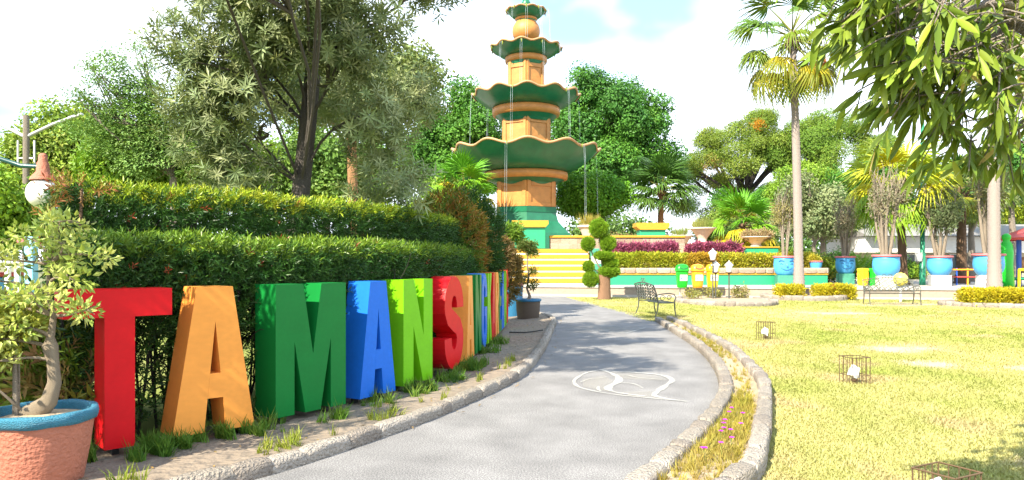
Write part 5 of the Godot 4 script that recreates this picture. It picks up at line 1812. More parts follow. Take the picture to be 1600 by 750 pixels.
	# stone ring with the small lamps
	var ring := func(label: String, cx: float, cd: float, rx: float, rd: float, h: float, n: int, hm: Material) -> void:
		var root := thing("stone_ring", label, "stone ring", W(cx, cd), 0.0, "low stone rings on the lawn")
		var s := B.new()
		var pts := PackedVector2Array()
		for i in 40: pts.append(Vector2(cos(i * TAU / 40) * (rx - 0.08), sin(i * TAU / 40) * (rd - 0.08)))
		s.prism(pts, -0.05, h * 0.7, Transform3D(Basis(Vector3.RIGHT, -PI / 2), Vector3.ZERO))
		obj("soil", s.done(), hm, root)
		for i in n:
			var a := i * TAU / n
			var p := Vector3(cos(a) * rx, -0.05, -sin(a) * rd)
			var tv := Vector2(-sin(a) * rx, cos(a) * rd)
			var o := MeshInstance3D.new()
			o.mesh = stones[rng.randi() % 5]
			o.material_override = M.kerb[rng.randi() % 4]
			o.name = "stone"
			o.basis = Basis(Vector3.UP, atan2(tv.y, tv.x)) * Basis.from_scale(Vector3(tv.length() * TAU / n * 1.05, h + 0.05 + rr(-0.02, 0.02), 0.26))
			o.position = p
			root.add_child(o, true)
	ring.call("oval ring of rough stones round the small lantern lamps", 7.65, 26.5, 1.6, 2.3, 0.16, 34, M.soil)
	ring.call("ring of stones round the foot of the tall palm", 11.5, 29.0, 1.5, 1.5, 0.2, 24, M.soil)
	ring.call("oval ring of stones under the yellow hedge on the right", 17.4, 24.6, 2.9, 1.5, 0.16, 40, M.soil)
	var by := [Color(0.34, 0.30, 0.015), Color(0.50, 0.42, 0.02), Color(0.30, 0.32, 0.02)]
	for s in [[10.3, 11.05, 28.35, "left half of the low yellow hedge round the tall palm"], [11.75, 13.0, 28.35, "right half of the low yellow hedge round the tall palm"], [15.0, 19.8, 24.2, "long low yellow hedge in the stone ring on the right"]]:
		var h := thing("yellow_hedge", s[3], "hedge", Vector3.ZERO, 0.0, "low yellow hedges on the lawn")
		var sp := PackedVector2Array()
		for i in 10: sp.append(Vector2(lerpf(s[0], s[1], i / 9.0), s[2]))
		scatter("foliage", h, LEAF.tuft, M.leaf, scale_items(hedge_items(sp, 0.8 if s[2] > 26 else 1.1, 0.1, 0.54, 260.0, 0.0, by, by), 1.25))
	lamp_post("tallest lantern lamp, its head in front of the purple plants", W(7.45, 27.3, 0.10), 1.42)
	lamp_post("short lantern lamp right beside the tallest one", W(7.58, 27.4, 0.10), 0.97)
	lamp_post("short lantern lamp standing apart on the right", W(8.05, 27.3, 0.10), 0.97)
	shrub("flower_clump", "small yellowish plants in the oval ring under the lamps", "plant", W(6.7, 27.3, 0.1), [[Vector3(0, 0.18, 0), Vector3(0.3, 0.18, 0.25)], [Vector3(0.9, 0.2, -0.6), Vector3(0.35, 0.2, 0.3)], [Vector3(1.9, 0.22, -0.5), Vector3(0.4, 0.24, 0.3)]], 130, "tuft", [Color(0.34, 0.30, 0.08), Color(0.25, 0.26, 0.06), Color(0.40, 0.28, 0.16)], {"spread": true, "smin": 1.0, "smax": 1.6, "shell": 0.2})
	litter_bin("green litter bin with a dark green opening", W(6.86, 29.7), M.bin_green, M.hole_green)
	litter_bin("orange litter bin with a red opening", W(7.50, 29.75), M.bin_orange, M.hole_red)
	litter_bin("yellow litter bin partly behind the lantern lamps", W(8.12, 29.8), M.bin_yellow, M.hole_yellow)
	# topiary on its log
	var at := W(3.6, 28.75)
	var t := thing("topiary_tree", "topiary of clipped green balls growing out of a thick log", "topiary", at)
	b = B.new()
	b.tube([Vector3(0, -0.05, 0), Vector3(0.01, 0.4, 0), Vector3(0.0, 0.97, 0)], [0.28, 0.235, 0.245], 16)
	obj("log", b.done(), M.log, t)
	var st := B.new()
	var balls := [[935, 357, 13.0, 13.0], [918.5, 381, 9.5, 9.5], [949, 380, 11, 11], [943, 399, 14, 5.0], [919, 416.5, 7.5, 7.5], [953, 411, 11, 6.0], [951.0, 424, 15, 8.0], [922, 436, 11, 10]]
	var cl := []
	for q in balls:
		var c := Vector3((q[0] - 943.5) * 0.025, (408.0 - q[1]) * 0.025 + 1.5, rr(-0.1, 0.1))
		cl.append([c, Vector3(q[2], q[3], q[2]) * 0.025])
		branch(st, Vector3(0, 0.9, 0), c, 0.04, 0.02, 0.05, 6)
	obj("stems", st.done(), M.bark_grey, t)
	for c in cl:
		scatter("clipped_ball", t, LEAF.tuft, M.leaf, crown_items([c], int(1500 * c[1].x * c[1].x / 0.14) + 260, [Color(0.12, 0.24, 0.015), Color(0.20, 0.34, 0.02), Color(0.27, 0.36, 0.03)], 0.6, 0.95, 0.86))

func plaza_things() -> void:
	var P := 0.43
	blue_planter("smiling blue planter on a green pedestal left of the tall palm trunk", W(12.0, 32.4, P), 0.49, 0.85, 0.72, 0.45, true, M.green_p, -0.15)
	blue_planter("smiling blue planter on a grey green pedestal right of the tall palm trunk", W(15.4, 34.0, P), 0.45, 0.80, 0.68, 0.50, true, M.green_p, -0.25)
	blue_planter("plain blue planter on a pale blue pedestal behind the far bench", W(15.25, 30.0, P), 0.545, 0.86, 0.70, 0.47, false, M.riser, -0.3)
	blue_planter("plain blue planter on a grey pedestal right of the green pole", W(18.47, 31.8, P), 0.52, 0.83, 0.76, 0.47, false, M.grey, -0.3)
	blue_planter("large blue planter on a white pedestal behind the pale right-hand trunk", W(18.62, 28.75, P), 0.57, 0.84, 0.72, 0.52, false, M.wall_white, -0.3)
	var grey := [Color(0.16, 0.17, 0.10), Color(0.24, 0.23, 0.14), Color(0.30, 0.26, 0.18), Color(0.14, 0.18, 0.05)]
	stem_tree("twiggy tree in the smiling planter left of the tall palm trunk", W(12.0, 32.4, P + 1.22), 2.9, 0.05, 6, [Color(0.22, 0.20, 0.08), Color(0.30, 0.28, 0.10), Color(0.26, 0.20, 0.13)], 110, 0.5)
	stem_tree("twiggy grey tree in the smiling planter right of the tall palm trunk", W(15.4, 34.0, P + 1.22), 2.5, 0.055, 7, grey, 120, 0.7)
	stem_tree("bushy grey tree in the blue planter behind the far bench", W(15.25, 30.0, P + 1.25), 3.4, 0.075, 7, grey, 150, 0.8)
	stem_tree("dense grey green tree in the blue planter right of the green pole", W(18.47, 31.8, P + 1.22), 2.9, 0.08, 6, [Color(0.10, 0.15, 0.06), Color(0.16, 0.20, 0.09), Color(0.20, 0.21, 0.13)], 520, 1.0)
	stem_tree("tall twiggy tree in the blue planter behind the right-hand trunk", W(18.62, 28.75, P + 1.28), 4.2, 0.085, 6, [Color(0.16, 0.18, 0.06), Color(0.26, 0.24, 0.12), Color(0.12, 0.18, 0.04)], 200, 0.75)
	round_pot("squat_blue_pot", "squat blue pot with a red rim at the end of the planter wall", W(13.75, 33.3, 1.16), 0.22, 0.28, 0.36, M.blue_pot, M.pink_rim, 0.07)
	shrub("yellow_plant", "small yellow leaved plant in the squat blue pot", "plant", W(13.75, 33.3, 1.48), [[Vector3(-0.1, 0.12, 0), Vector3(0.22, 0.14, 0.2)]], 60, "tuft", [Color(0.45, 0.36, 0.03), Color(0.30, 0.30, 0.04)], {"smin": 1.2, "smax": 1.8, "shell": 0.2})
	for c in [["yellow patterned litter drum beside the smiling planter", 15.4, 32.3, M.bin_yellow], ["green ribbed litter drum beside the yellow one", 15.93, 32.4, M.bin_green]]:
		var t := thing("litter_drum", c[0], "litter bin", W(c[1], c[2], P), 0.0, "small round litter drums")
		var b := B.new()
		b.lathe([Vector2(0, 0), Vector2(0.2, 0), Vector2(0.23, 0.66), Vector2(0.21, 0.66)], 20, Vector3.ZERO, true)
		obj("drum", b.done(), c[3], t)
		b = B.new()
		b.lathe([Vector2(0.235, 0.64), Vector2(0.25, 0.66), Vector2(0.25, 0.71), Vector2(0.2, 0.75), Vector2(0.0, 0.77)], 20, Vector3.ZERO, true)
		obj("lid", b.done(), c[3], t)
		for i in 9:
			var q := B.new()
			var a := i * TAU / 9
			if c[3] == M.bin_green:
				q.tube([Vector3(cos(a) * 0.205, 0.04, sin(a) * 0.205), Vector3(cos(a) * 0.228, 0.6, sin(a) * 0.228)], [0.014], 5)
				obj("rib", q.done(), M.bin_green, t)
			else:
				var pts := []
				for k in 9: pts.append(Vector3(cos(a + sin(k * 0.9) * 0.18) * (0.204 + k * 0.0035), 0.08 + k * 0.06, sin(a + sin(k * 0.9) * 0.18) * (0.204 + k * 0.0035)))
				q.tube(pts, [0.012], 4)
				obj("painted_swirl", q.done(), M.bin_orange, t)
	shrub("upright_plant", "bright green upright leaves behind the yellow litter drum", "plant", W(16.3, 34.6, P), [[Vector3(-0.1, 0.75, 0), Vector3(0.22, 0.4, 0.25)], [Vector3(0.2, 0.7, 0), Vector3(0.22, 0.4, 0.25)]], 60, "reed", [Color(0.14, 0.34, 0.02), Color(0.25, 0.42, 0.03)], {"smin": 0.5, "smax": 0.8, "shell": 0.1})
	# green pole with a meter box
	var gp := thing("green_pole", "tall green pole with a small grey box on its left side", "pole", W(18.35, 32.9, P))
	var b := B.new()
	b.tube([Vector3.ZERO, Vector3(0, 1.4, 0), Vector3(0, 1.42, 0), Vector3(0, 8.0, 0)], [0.13, 0.13, 0.10, 0.07], 12)
	obj("shaft", b.done(), M.post_green, gp)
	b = B.new()
	b.box(Vector3(-0.2, 1.25, 0.06), Vector3(0.26, 0.40, 0.16), Basis(), 0.015)
	obj("meter_box", b.done(), M.grey, gp)
	# low service building
	var hb := thing("low_building", "long low beige building with a white eaves band behind the planters", "building", W(27.0, 45.0, P))
	b = B.new()
	b.box(Vector3(0, 1.0, 0), Vector3(13.0, 2.0, 4.0))
	obj("wall", b.done(), M.wall_beige, hb)
	b = B.new()
	b.box(Vector3(0, 2.02, 0.3), Vector3(13.6, 0.95, 5.2), Basis(), 0.03)
	obj("eaves_band", b.done(), M.wall_white, hb)
	b = B.new()
	b.prism(PackedVector2Array([Vector2(-3.2, 0), Vector2(3.0, 0), Vector2(0.0, 0.8)]), -6.9, 6.9, Transform3D(Basis(Vector3.UP, PI / 2), Vector3(0, 2.5, 0.3)))
	obj("roof", b.done(), M.roof_grey, hb)
	for x in [-3.9, -1.0, 2.2, 4.6]:
		var f := B.new()
		f.box(Vector3(x, 1.0, 2.0), Vector3(0.9, 1.0, 0.10), Basis(), 0.01)
		var w := obj("window", f.done(), M.wall_white, hb)
		for s in [-0.21, 0.21]:
			var g := B.new()
			g.box(Vector3(x + s, 1.0, 2.06), Vector3(0.36, 0.86, 0.02))
			obj("pane", g.done(), M.glass, w)
	b = B.new()
	b.box(Vector3(0.7, 0.8, 2.02), Vector3(0.9, 1.6, 0.08), Basis(), 0.01)
	obj("door", b.done(), M.roof_grey, hb)
	var ac := B.new()
	ac.box(Vector3(1.2, 2.15, 3.1), Vector3(0.9, 0.6, 0.4), Basis(), 0.03)
	obj("air_conditioner", ac.done(), M.grey, hb)
	# orange fence of the playground
	var of := thing("orange_fence", "low orange railing beside the playground", "fence", W(20.0, 32.3, P), -0.15)
	for i in 5:
		var q := B.new()
		q.box(Vector3(-0.9 + i * 0.45, 0.38, 0), Vector3(0.06, 0.76, 0.06), Basis(), 0.01)
		obj("post", q.done(), M.blue_paint if i == 1 else M.bin_orange, of)
	for y in [0.38, 0.70]:
		var q := B.new()
		q.box(Vector3(0, y, 0.045), Vector3(1.95, 0.06, 0.03), Basis(), 0.008)
		obj("rail", q.done(), M.bin_orange if y > 0.5 else M.red_paint, of)
	# playground roundabout with a red roof
	var pg := thing("playground_ride", "playground ride with a red roof, a blue post and yellow rails", "playground ride", W(22.1, 31.0, P))
	b = B.new()
	b.tube([Vector3(-0.75, 0, 0), Vector3(-0.75, 2.0, 0)], [0.10], 10)
	b.tube([Vector3(0.9, 0, 0), Vector3(0.9, 2.0, 0)], [0.10], 10)
	obj("post", b.done(), M.blue_paint, pg)
	b = B.new()
	b.lathe([Vector2(1.35, 1.95), Vector2(1.4, 2.05), Vector2(0.4, 2.5), Vector2(0.0, 2.6)], 12)
	obj("roof", b.done(), M.red_paint, pg)
	b = B.new()
	b.lathe([Vector2(0.0, 0.28), Vector2(1.2, 0.28), Vector2(1.25, 0.33), Vector2(1.2, 0.38), Vector2(0.0, 0.38)], 20)
	obj("deck", b.done(), M.green_w, pg)
	for y in [0.72]:
		var q := B.new()
		q.tube([Vector3(-1.5, y, 1.1), Vector3(1.4, y, 1.1)], [0.06], 8)
		q.tube([Vector3(-1.5, 0, 1.1), Vector3(-1.5, 0.75, 1.1)], [0.05], 8)
		obj("rail", q.done(), M.bin_yellow, pg)
	for x in [-0.5, 0.4]:
		var q := B.new()
		q.box(Vector3(x, 0.62, 0.2), Vector3(0.4, 0.1, 0.4), Basis(), 0.03)
		q.box(Vector3(x, 0.95, 0.0), Vector3(0.4, 0.6, 0.08), Basis(Vector3.RIGHT, -0.15), 0.03)
		obj("seat", q.done(), M.bark_orange, pg)
	var gf := thing("green_bollard", "green rounded play figure beside the large right-hand planter", "play figure", W(20.15, 30.0, P))
	b = B.new()
	b.lathe([Vector2(0.0, 0.0), Vector2(0.30, 0.0), Vector2(0.24, 0.9), Vector2(0.26, 1.4), Vector2(0.22, 1.75), Vector2(0.12, 1.9), Vector2(0.17, 2.0), Vector2(0.16, 2.12), Vector2(0.05, 2.2), Vector2(0.0, 2.2)], 16, Vector3.ZERO, false)
	obj("body", b.done(), M.bin_green, gf)
	b = B.new()
	b.tube([Vector3(-0.1, 1.55, 0.1), Vector3(-0.38, 1.75, 0.15), Vector3(-0.42, 1.95, 0.15)], [0.07, 0.05, 0.03], 8)
	obj("arm", b.done(), M.bin_green, gf)

func palms() -> void:
	var green := Color(0.10, 0.19, 0.03)
	var yel := Color(0.62, 0.44, 0.015)
	# tall fan palm
	var k1 := [frond_mesh(1.5, 1.35, 34, 1.6, 0.5, 0.05, yel, green), frond_mesh(1.6, 1.4, 34, 1.45, 0.7, 0.3, yel, Color(0.14, 0.2, 0.02)), frond_mesh(1.6, 1.45, 32, 1.35, 0.8, 0.5, yel, Color(0.17, 0.2, 0.02))]
	var p := palm("very tall slender fan palm with hanging yellowing fronds", W(11.35, 29.1), 10.6, 0.185, Vector3(-0.28, 0, 0), k1, 27, -1.0, 1.2, 1.0, M.palm_trunk, 0.16)
	var dry := obj("dry_frond", frond_mesh(1.2, 1.0, 26, 1.3, 1.0, 0.9, Color(0.55, 0.20, 0.08), Color(0.45, 0.20, 0.08)), M.leaf, p)
	dry.position = Vector3(-0.25, 10.4, 0)
	dry.basis = Basis(Vector3.UP, -0.25) * Basis(Vector3.BACK, -0.75) * Basis(Vector3.RIGHT, 0.8)
	# trunk on the right, its crown above the picture
	palm("pale palm trunk behind the yellow hedge on the right", W(16.45, 25.1), 11.0, 0.205, Vector3(-0.1, 0, 0), k1, 18, -0.9, 1.1, 1.0, M.palm_trunk, 0.16)
	# yellow palm
	var k2 := [frond_mesh(1.0, 1.25, 30, 1.7, 0.5, 0.35, Color(0.62, 0.52, 0.02), Color(0.34, 0.42, 0.03)), frond_mesh(1.0, 1.25, 30, 1.6, 0.7, 0.6, Color(0.68, 0.54, 0.02), Color(0.42, 0.46, 0.03)), frond_mesh(0.95, 1.15, 28, 1.5, 0.7, 0.15, yel, Color(0.20, 0.34, 0.02))]
	palm("bright yellow fan palm with a brown ringed trunk behind the far bench", W(17.85, 33.6, 0.43), 4.7, 0.2, Vector3(-0.2, 0, 0), k2, 26, -0.75, 1.2, 1.3, M.bark_brown, 0.13, 0.6)
	# fan palm behind the parapet
	var k3 := [frond_mesh(0.9, 1.25, 32, 1.8, 0.35, 0.0, yel, Color(0.07, 0.15, 0.03)), frond_mesh(0.95, 1.2, 32, 1.7, 0.5, 0.12, yel, Color(0.09, 0.17, 0.03)), frond_mesh(1.0, 1.2, 30, 1.6, 0.8, 0.55, Color(0.45, 0.36, 0.03), Color(0.14, 0.2, 0.03))]
	palm("green fan palm with a reddish trunk behind the low green pier", W(9.25, 46.0, 2.1), 4.1, 0.22, Vector3(0.12, 0, 0), k3.slice(0, 2), 30, -0.5, 1.3, 1.2, M.bark_orange, 0.16, 0.3)
	# low bright palm by the urn
	var k4 := [frond_mesh(0.75, 0.95, 30, 1.8, 0.3, 0.05, yel, Color(0.12, 0.32, 0.02)), frond_mesh(0.75, 0.95, 30, 1.7, 0.4, 0.2, yel, Color(0.17, 0.34, 0.02)), frond_mesh(0.8, 0.9, 28, 1.6, 0.8, 0.7, Color(0.65, 0.48, 0.02), Color(0.30, 0.32, 0.02))]
	palm("low bright green fan palm behind the shallow white bowl", W(11.9, 38.2, 0.43), 3.2, 0.16, Vector3(0.1, 0, 0), k4, 26, -0.6, 1.3, 1.3, M.bark_brown, 0.14, 0.9)
	palm("light green fan palm just left of the fountain", W(-2.4, 38.5, 0.43), 5.0, 0.16, Vector3(-0.1, 0, 0), k4, 22, -0.6, 1.3, 1.25, M.bark_brown, 0.16, 2.0)
	# darker palm at the back right
	palm("dark palm with a brown trunk between the two right-hand planters", W(21.5, 35.2, 0.43), 4.6, 0.24, Vector3(0, 0, 0), k3, 22, -0.5, 1.2, 1.1, M.bark_brown, 0.16, 1.2)

func trees() -> void:
	var mid := [Color(0.045, 0.14, 0.02), Color(0.075, 0.20, 0.025), Color(0.12, 0.27, 0.03)]
	var deep := [Color(0.035, 0.12, 0.025), Color(0.07, 0.20, 0.03), Color(0.14, 0.32, 0.035)]
	var light := [Color(0.12, 0.24, 0.02), Color(0.20, 0.33, 0.03), Color(0.28, 0.38, 0.04)]
	var olive := [Color(0.10, 0.18, 0.02), Color(0.18, 0.26, 0.03), Color(0.28, 0.31, 0.06)]
	var greyg := [Color(0.13, 0.175, 0.07), Color(0.22, 0.27, 0.12), Color(0.34, 0.38, 0.20)]
	# the big grey-green tree over the letters
	var c := Vector3(0, 5.1, 0)
	var cl := []
	var lat := [Vector3(-0.9, 4.2, 0.2), Vector3(1.2, 3.8, 0.4), Vector3(-1.9, 3.6, 0.6), Vector3(1.9, 4.9, 0.6), Vector3(0.2, 5.4, 1.2), Vector3(-1.5, 5.4, 0.9), Vector3(1.0, 6.2, 0.3), Vector3(-0.6, 6.6, -0.4), Vector3(-2.2, 4.9, -0.6), Vector3(2.3, 5.9, -0.6), Vector3(0.4, 7.2, 0.4), Vector3(1.7, 7.0, 0.8), Vector3(-1.2, 3.3, -0.8), Vector3(2.1, 3.3, -0.4), Vector3(-2.3, 2.9, 0.1), Vector3(-0.4, 5.2, 2.3), Vector3(0.9, 5.6, 2.4), Vector3(1.7, 5.8, 2.0), Vector3(0.1, 6.2, 3.0), Vector3(-0.7, 4.4, -1.4), Vector3(1.4, 4.2, -1.6), Vector3(1.9, 2.6, 0.6), Vector3(-1.6, 2.7, 0.5), Vector3(-2.0, 4.2, -0.2), Vector3(-1.2, 4.6, 0.6), Vector3(0.4, 4.5, 0.7), Vector3(0.6, 3.6, 0.9), Vector3(-0.9, 2.6, -0.6), Vector3(-1.0, 5.0, 2.6), Vector3(2.4, 6.9, -1.2), Vector3(1.8, 7.8, -0.3), Vector3(-3.0, 3.4, -0.3), Vector3(-2.7, 2.5, -0.6), Vector3(0.3, 2.8, -1.0), Vector3(2.6, 4.4, -1.4), Vector3(1.2, 8.2, 0.2), Vector3(2.6, 7.9, -1.8)]
	for q in [Vector3(0.7, 5.2, 3.4), Vector3(1.1, 5.3, 4.4), Vector3(0.2, 5.2, 4.2), Vector3(1.2, 5.6, 5.3), Vector3(0.3, 5.5, 5.1), Vector3(-0.1, 4.65, 0.8), Vector3(0.6, 5.0, 0.9), Vector3(-0.6, 5.1, 0.9), Vector3(0.2, 5.7, 1.1), Vector3(-1.2, 5.8, 0.4), Vector3(-1.7, 6.6, 0.3), Vector3(-1.4, 4.7, 0.4), Vector3(-1.3, 3.9, 0.2), Vector3(-0.9, 4.3, 0.5), Vector3(0.9, 4.4, 0.7)]: cl.append([q, Vector3(0.68, 0.45, 0.68)])
	for p0 in lat:
		var p := Vector3(0.5 + (p0.x + 0.2) * 0.68, p0.y, p0.z)
		p.x = minf(p.x, 1.9)
		if p.y < 5.2 and p.x > 0.7: p.x = minf(p.x, 1.55) - 0.1
		if absf(p.x - 0.35) < 0.9 and p.y < 4.2: continue   # the trunks show below the crown here
		cl.append([p + rv() * 0.15, Vector3(0.66, 0.46, 0.66) * rr(0.8, 1.2)])
	tree("shade_tree", "big grey green tree with a dark leaning trunk behind the tall hedge", W(-3.35, 11.2), 5.4, 0.165, cl, 5900, "rosette", greyg, M.bark_big, {"lean": Vector3(0.45, 0, 0), "limbs": 26, "limb_r": 0.28, "smin": 0.6, "smax": 0.95, "shell": 0.25})
	# tree off to the left whose boughs shade the first letters
	tree("shade_tree", "spreading tree beside the path at the left whose boughs shade the first letters", W(-7.6, 2.6), 3.2, 0.2, [[Vector3(2.85, 3.15, -1.0), Vector3(0.4, 0.3, 0.45)], [Vector3(3.3, 3.9, -1.1), Vector3(0.65, 0.38, 0.7)], [Vector3(1.2, 4.6, -0.5), Vector3(1.3, 1.0, 1.2)], [Vector3(0.2, 5.0, 0.6), Vector3(1.5, 1.1, 1.4)], [Vector3(-1.0, 4.6, -0.4), Vector3(1.4, 1.0, 1.3)]], 900, "rosette", greyg, M.bark_dark, {"smin": 0.9, "smax": 1.3, "shell": 0.2})
	# brown trunk right of the dark one, with a thin light crown
	tree("slim_tree", "slim tree with an orange brown trunk right of the big dark trunk", W(-3.9, 18.0), 7.0, 0.15, clumps_in(Vector3(0.0, 6.0, 0), Vector3(2.5, 2.6, 2.2), 24, 0.6, 1.0), 1600, "clump", [Color(0.12, 0.17, 0.05), Color(0.2, 0.25, 0.09), Color(0.26, 0.28, 0.06)], M.bark_orange, {"limbs": 14, "smin": 0.5, "smax": 0.8, "shell": 0.2})
	# left background
	tree("feathery_tree", "feathery light tree with long ascending boughs left of the big tree", W(-10.1, 22.0), 4.0, 0.16, feather_clumps(), 1700, "feather", [Color(0.13, 0.24, 0.07), Color(0.20, 0.33, 0.08), Color(0.28, 0.38, 0.12)], M.bark_grey, {"limbs": 22, "limb_r": 0.45, "smin": 0.8, "smax": 1.3, "shell": 0.05, "up": 1.5})
	tree("leafy_tree", "light green tree behind the left end of the tall hedge", W(-15.5, 27.0), 2.6, 0.2, clumps_in(Vector3(0, 4.9, 0), Vector3(3.4, 2.4, 2.0), 32, 0.8, 1.2), 2900, "clump", [Color(0.16, 0.26, 0.03), Color(0.26, 0.36, 0.05), Color(0.34, 0.34, 0.08)], M.bark_grey, {"smin": 0.6, "smax": 0.9, "group": "leafy trees in the left background"})
	tree("leafy_tree", "pale green tree low behind the middle of the tall hedge", W(-11.0, 24.0), 2.2, 0.16, clumps_in(Vector3(0, 4.3, 0), Vector3(3.4, 1.9, 1.6), 30, 0.7, 1.1), 3000, "clump", light, M.bark_grey, {"smin": 0.6, "smax": 0.9, "group": "leafy trees in the left background"})
	tree("leafy_tree", "dark needle leaved tree top rising far behind the lamp pole", W(-24.0, 42.0), 6.0, 0.25, clumps_in(Vector3(0, 7.3, 0), Vector3(1.8, 2.8, 1.8), 16, 0.7, 1.1), 1300, "feather", [Color(0.05, 0.10, 0.05), Color(0.09, 0.15, 0.08)], M.bark_grey, {"group": "leafy trees in the left background", "smin": 1.2, "smax": 1.9})
	tree("leafy_tree", "bright green bush-like tree at the left edge behind the globe lamp", W(-13.2, 17.8), 1.6, 0.14, clumps_in(Vector3(0, 2.4, 0), Vector3(2.0, 1.6, 1.5), 16, 0.6, 0.9), 1300, "clump", light, M.bark_grey, {"smin": 0.5, "smax": 0.8, "group": "leafy trees in the left background"})
	tree("leafy_tree", "dark green tree at the left edge behind the lamp pole", W(-23.5, 32.0), 2.4, 0.2, clumps_in(Vector3(0, 3.4, 0), Vector3(4.0, 2.6, 2.0), 22, 0.9, 1.3), 1600, "clump", mid, M.bark_grey, {"smin": 0.7, "smax": 1.0, "group": "leafy trees in the left background"})
	tree("leafy_tree", "broad green tree behind the big grey green tree", W(-8.6, 34.0), 4.2, 0.25, clumps_in(Vector3(0, 5.6, 0), Vector3(4.6, 3.2, 2.6), 28, 1.0, 1.5), 2300, "clump", [Color(0.07, 0.15, 0.03), Color(0.13, 0.23, 0.04), Color(0.2, 0.3, 0.05)], M.bark_grey, {"smin": 0.7, "smax": 1.1, "group": "leafy trees in the left background"})
	tree("leafy_tree", "full green tree directly left of the fountain", W(-4.6, 58.0), 7.0, 0.35, clumps_in(Vector3(0.4, 9.4, 0), Vector3(5.0, 6.4, 3.4), 50, 1.2, 1.9), 5000, "clump", mid, M.bark_grey, {"smin": 0.9, "smax": 1.4, "group": "leafy trees in the left background"})
	tree("leafy_tree", "low green tree between the clipped bushes and the fountain", W(-4.0, 44.0, 0.4), 2.6, 0.2, clumps_in(Vector3(0, 4.0, 0), Vector3(3.4, 2.6, 2.0), 20, 0.9, 1.4), 1700, "clump", light, M.bark_grey, {"smin": 0.7, "smax": 1.0, "group": "leafy trees in the left background"})
	# behind and right of the fountain
	tree("round_tree", "huge rounded dark green tree right behind the fountain", W(7.6, 62.0), 8.0, 0.5, clumps_in(Vector3(0.2, 10.6, 0), Vector3(5.8, 7.8, 4.4), 70, 1.2, 2.1), 7000, "clump", deep, M.bark_dark, {"limbs": 16, "smin": 0.9, "smax": 1.4, "shell": 0.7})
	tree("round_tree", "bright green rounded tree with glossy leaves below the huge one", W(5.1, 46.5, 0.43), 2.8, 0.2, clumps_in(Vector3(0, 5.0, 0), Vector3(2.75, 2.2, 2.2), 22, 0.8, 1.2), 2300, "clump", [Color(0.08, 0.22, 0.015), Color(0.14, 0.33, 0.02), Color(0.22, 0.42, 0.03)], M.bark_brown, {"smin": 0.65, "smax": 0.95, "shell": 0.7})
	var u1 := []
	for i in 52:
		var a := rr(0, TAU)
		var q := sqrt(rng.randf())
		u1.append([Vector3(cos(a) * q * 7.0, 9.6 + (1.0 - q * q) * 5.2 + rr(-0.9, 0.5), sin(a) * q * 4.4), Vector3(1.2, 0.55, 1.2) * rr(0.8, 1.2)])
	for i in 14: u1.append([Vector3(rr(-6.5, 4.0), rr(6.0, 9.0), rr(-2, 2)), Vector3(1.0, 0.5, 1.0)])
	var ut := tree("spreading_tree", "wide spreading tree with visible limbs and orange blossom right of the fountain", W(22.2, 68.0), 7.0, 0.45, u1, 4600, "feather", olive, M.bark_dark, {"limbs": 26, "smin": 1.3, "smax": 2.0, "shell": 0.2, "lean": Vector3(-1.0, 0, 0)})
	var bl := []
	for s in [[3.2, 7.6, 1.0], [3.9, 7.0, 0.9], [-0.4, 13.6, 0.45], [-4.6, 10.0, 1.2]]:
		bl.append_array(crown_items([[Vector3(s[0], s[1], 3.0), Vector3(s[2], s[2] * 0.6, s[2])]], 26, [Color(0.62, 0.22, 0.02), Color(0.66, 0.34, 0.03)] if s[0] > -2 else [Color(0.30, 0.20, 0.06), Color(0.36, 0.24, 0.08)], 1.0, 1.6, 0.1))
	scatter("blossom", ut, LEAF.feather, M.leaf, bl)
	var u2 := []
	for i in 56:
		var a := rr(0, TAU)
		var q := sqrt(rng.randf())
		u2.append([Vector3(cos(a) * q * 7.0, 8.6 + (1.0 - q * q) * 6.0 + rr(-1.6, 0.5), sin(a) * q * 4.0), Vector3(1.3, 0.7, 1.3) * rr(0.8, 1.2)])
	tree("spreading_tree", "second spreading olive green tree behind the tall palm trunk", W(28.5, 66.0), 6.5, 0.4, u2, 4600, "feather", [Color(0.09, 0.18, 0.03), Color(0.16, 0.27, 0.03), Color(0.25, 0.32, 0.05)], M.bark_dark, {"limbs": 20, "smin": 1.3, "smax": 2.0, "shell": 0.3})
	for s in [
		[18.6, 44.0, 2.4, 4.2, Vector3(3.4, 3.2, 2.0), greyg, "silvery green bushy tree right of the tall palm trunk", 1900],
		[23.0, 56.0, 2.6, 5.4, Vector3(4.4, 4.0, 2.4), light, "yellow green leafy tree between the tall palm trunk and the yellow palm", 2600],
		[19.5, 60.0, 2.6, 4.6, Vector3(4.0, 3.2, 2.4), mid, "green leafy tree low behind the silvery one", 2200],
		[14.2, 48.0, 1.6, 2.6, Vector3(2.2, 1.6, 1.6), [Color(0.06, 0.13, 0.02), Color(0.12, 0.19, 0.03)], "dark bushy tree behind the low bright palm", 1400],
		[26.0, 52.0, 3.0, 5.4, Vector3(4.4, 3.4, 2.4), mid, "leafy tree behind the yellow palm", 2300],
		[31.5, 49.0, 3.6, 5.2, Vector3(3.6, 3.4, 2.4), [Color(0.24, 0.34, 0.02), Color(0.36, 0.42, 0.03), Color(0.14, 0.26, 0.02)], "sunlit yellow green tree behind the low building", 2200],
		[36.5, 52.0, 4.0, 6.2, Vector3(4.2, 4.2, 2.6), mid, "leafy tree at the far right edge", 2400],
		[27.5, 40.5, 4.0, 5.6, Vector3(2.4, 2.2, 2.0), deep, "dark tree above the playground", 1700],
		[24.0, 38.5, 2.6, 4.2, Vector3(1.8, 1.6, 1.6), greyg, "grey green tree beside the dark palm", 1300],
		[15.5, 52.0, 2.4, 3.6, Vector3(3.2, 2.4, 2.0), olive, "olive green tree low behind the smiling planter", 1700]]:
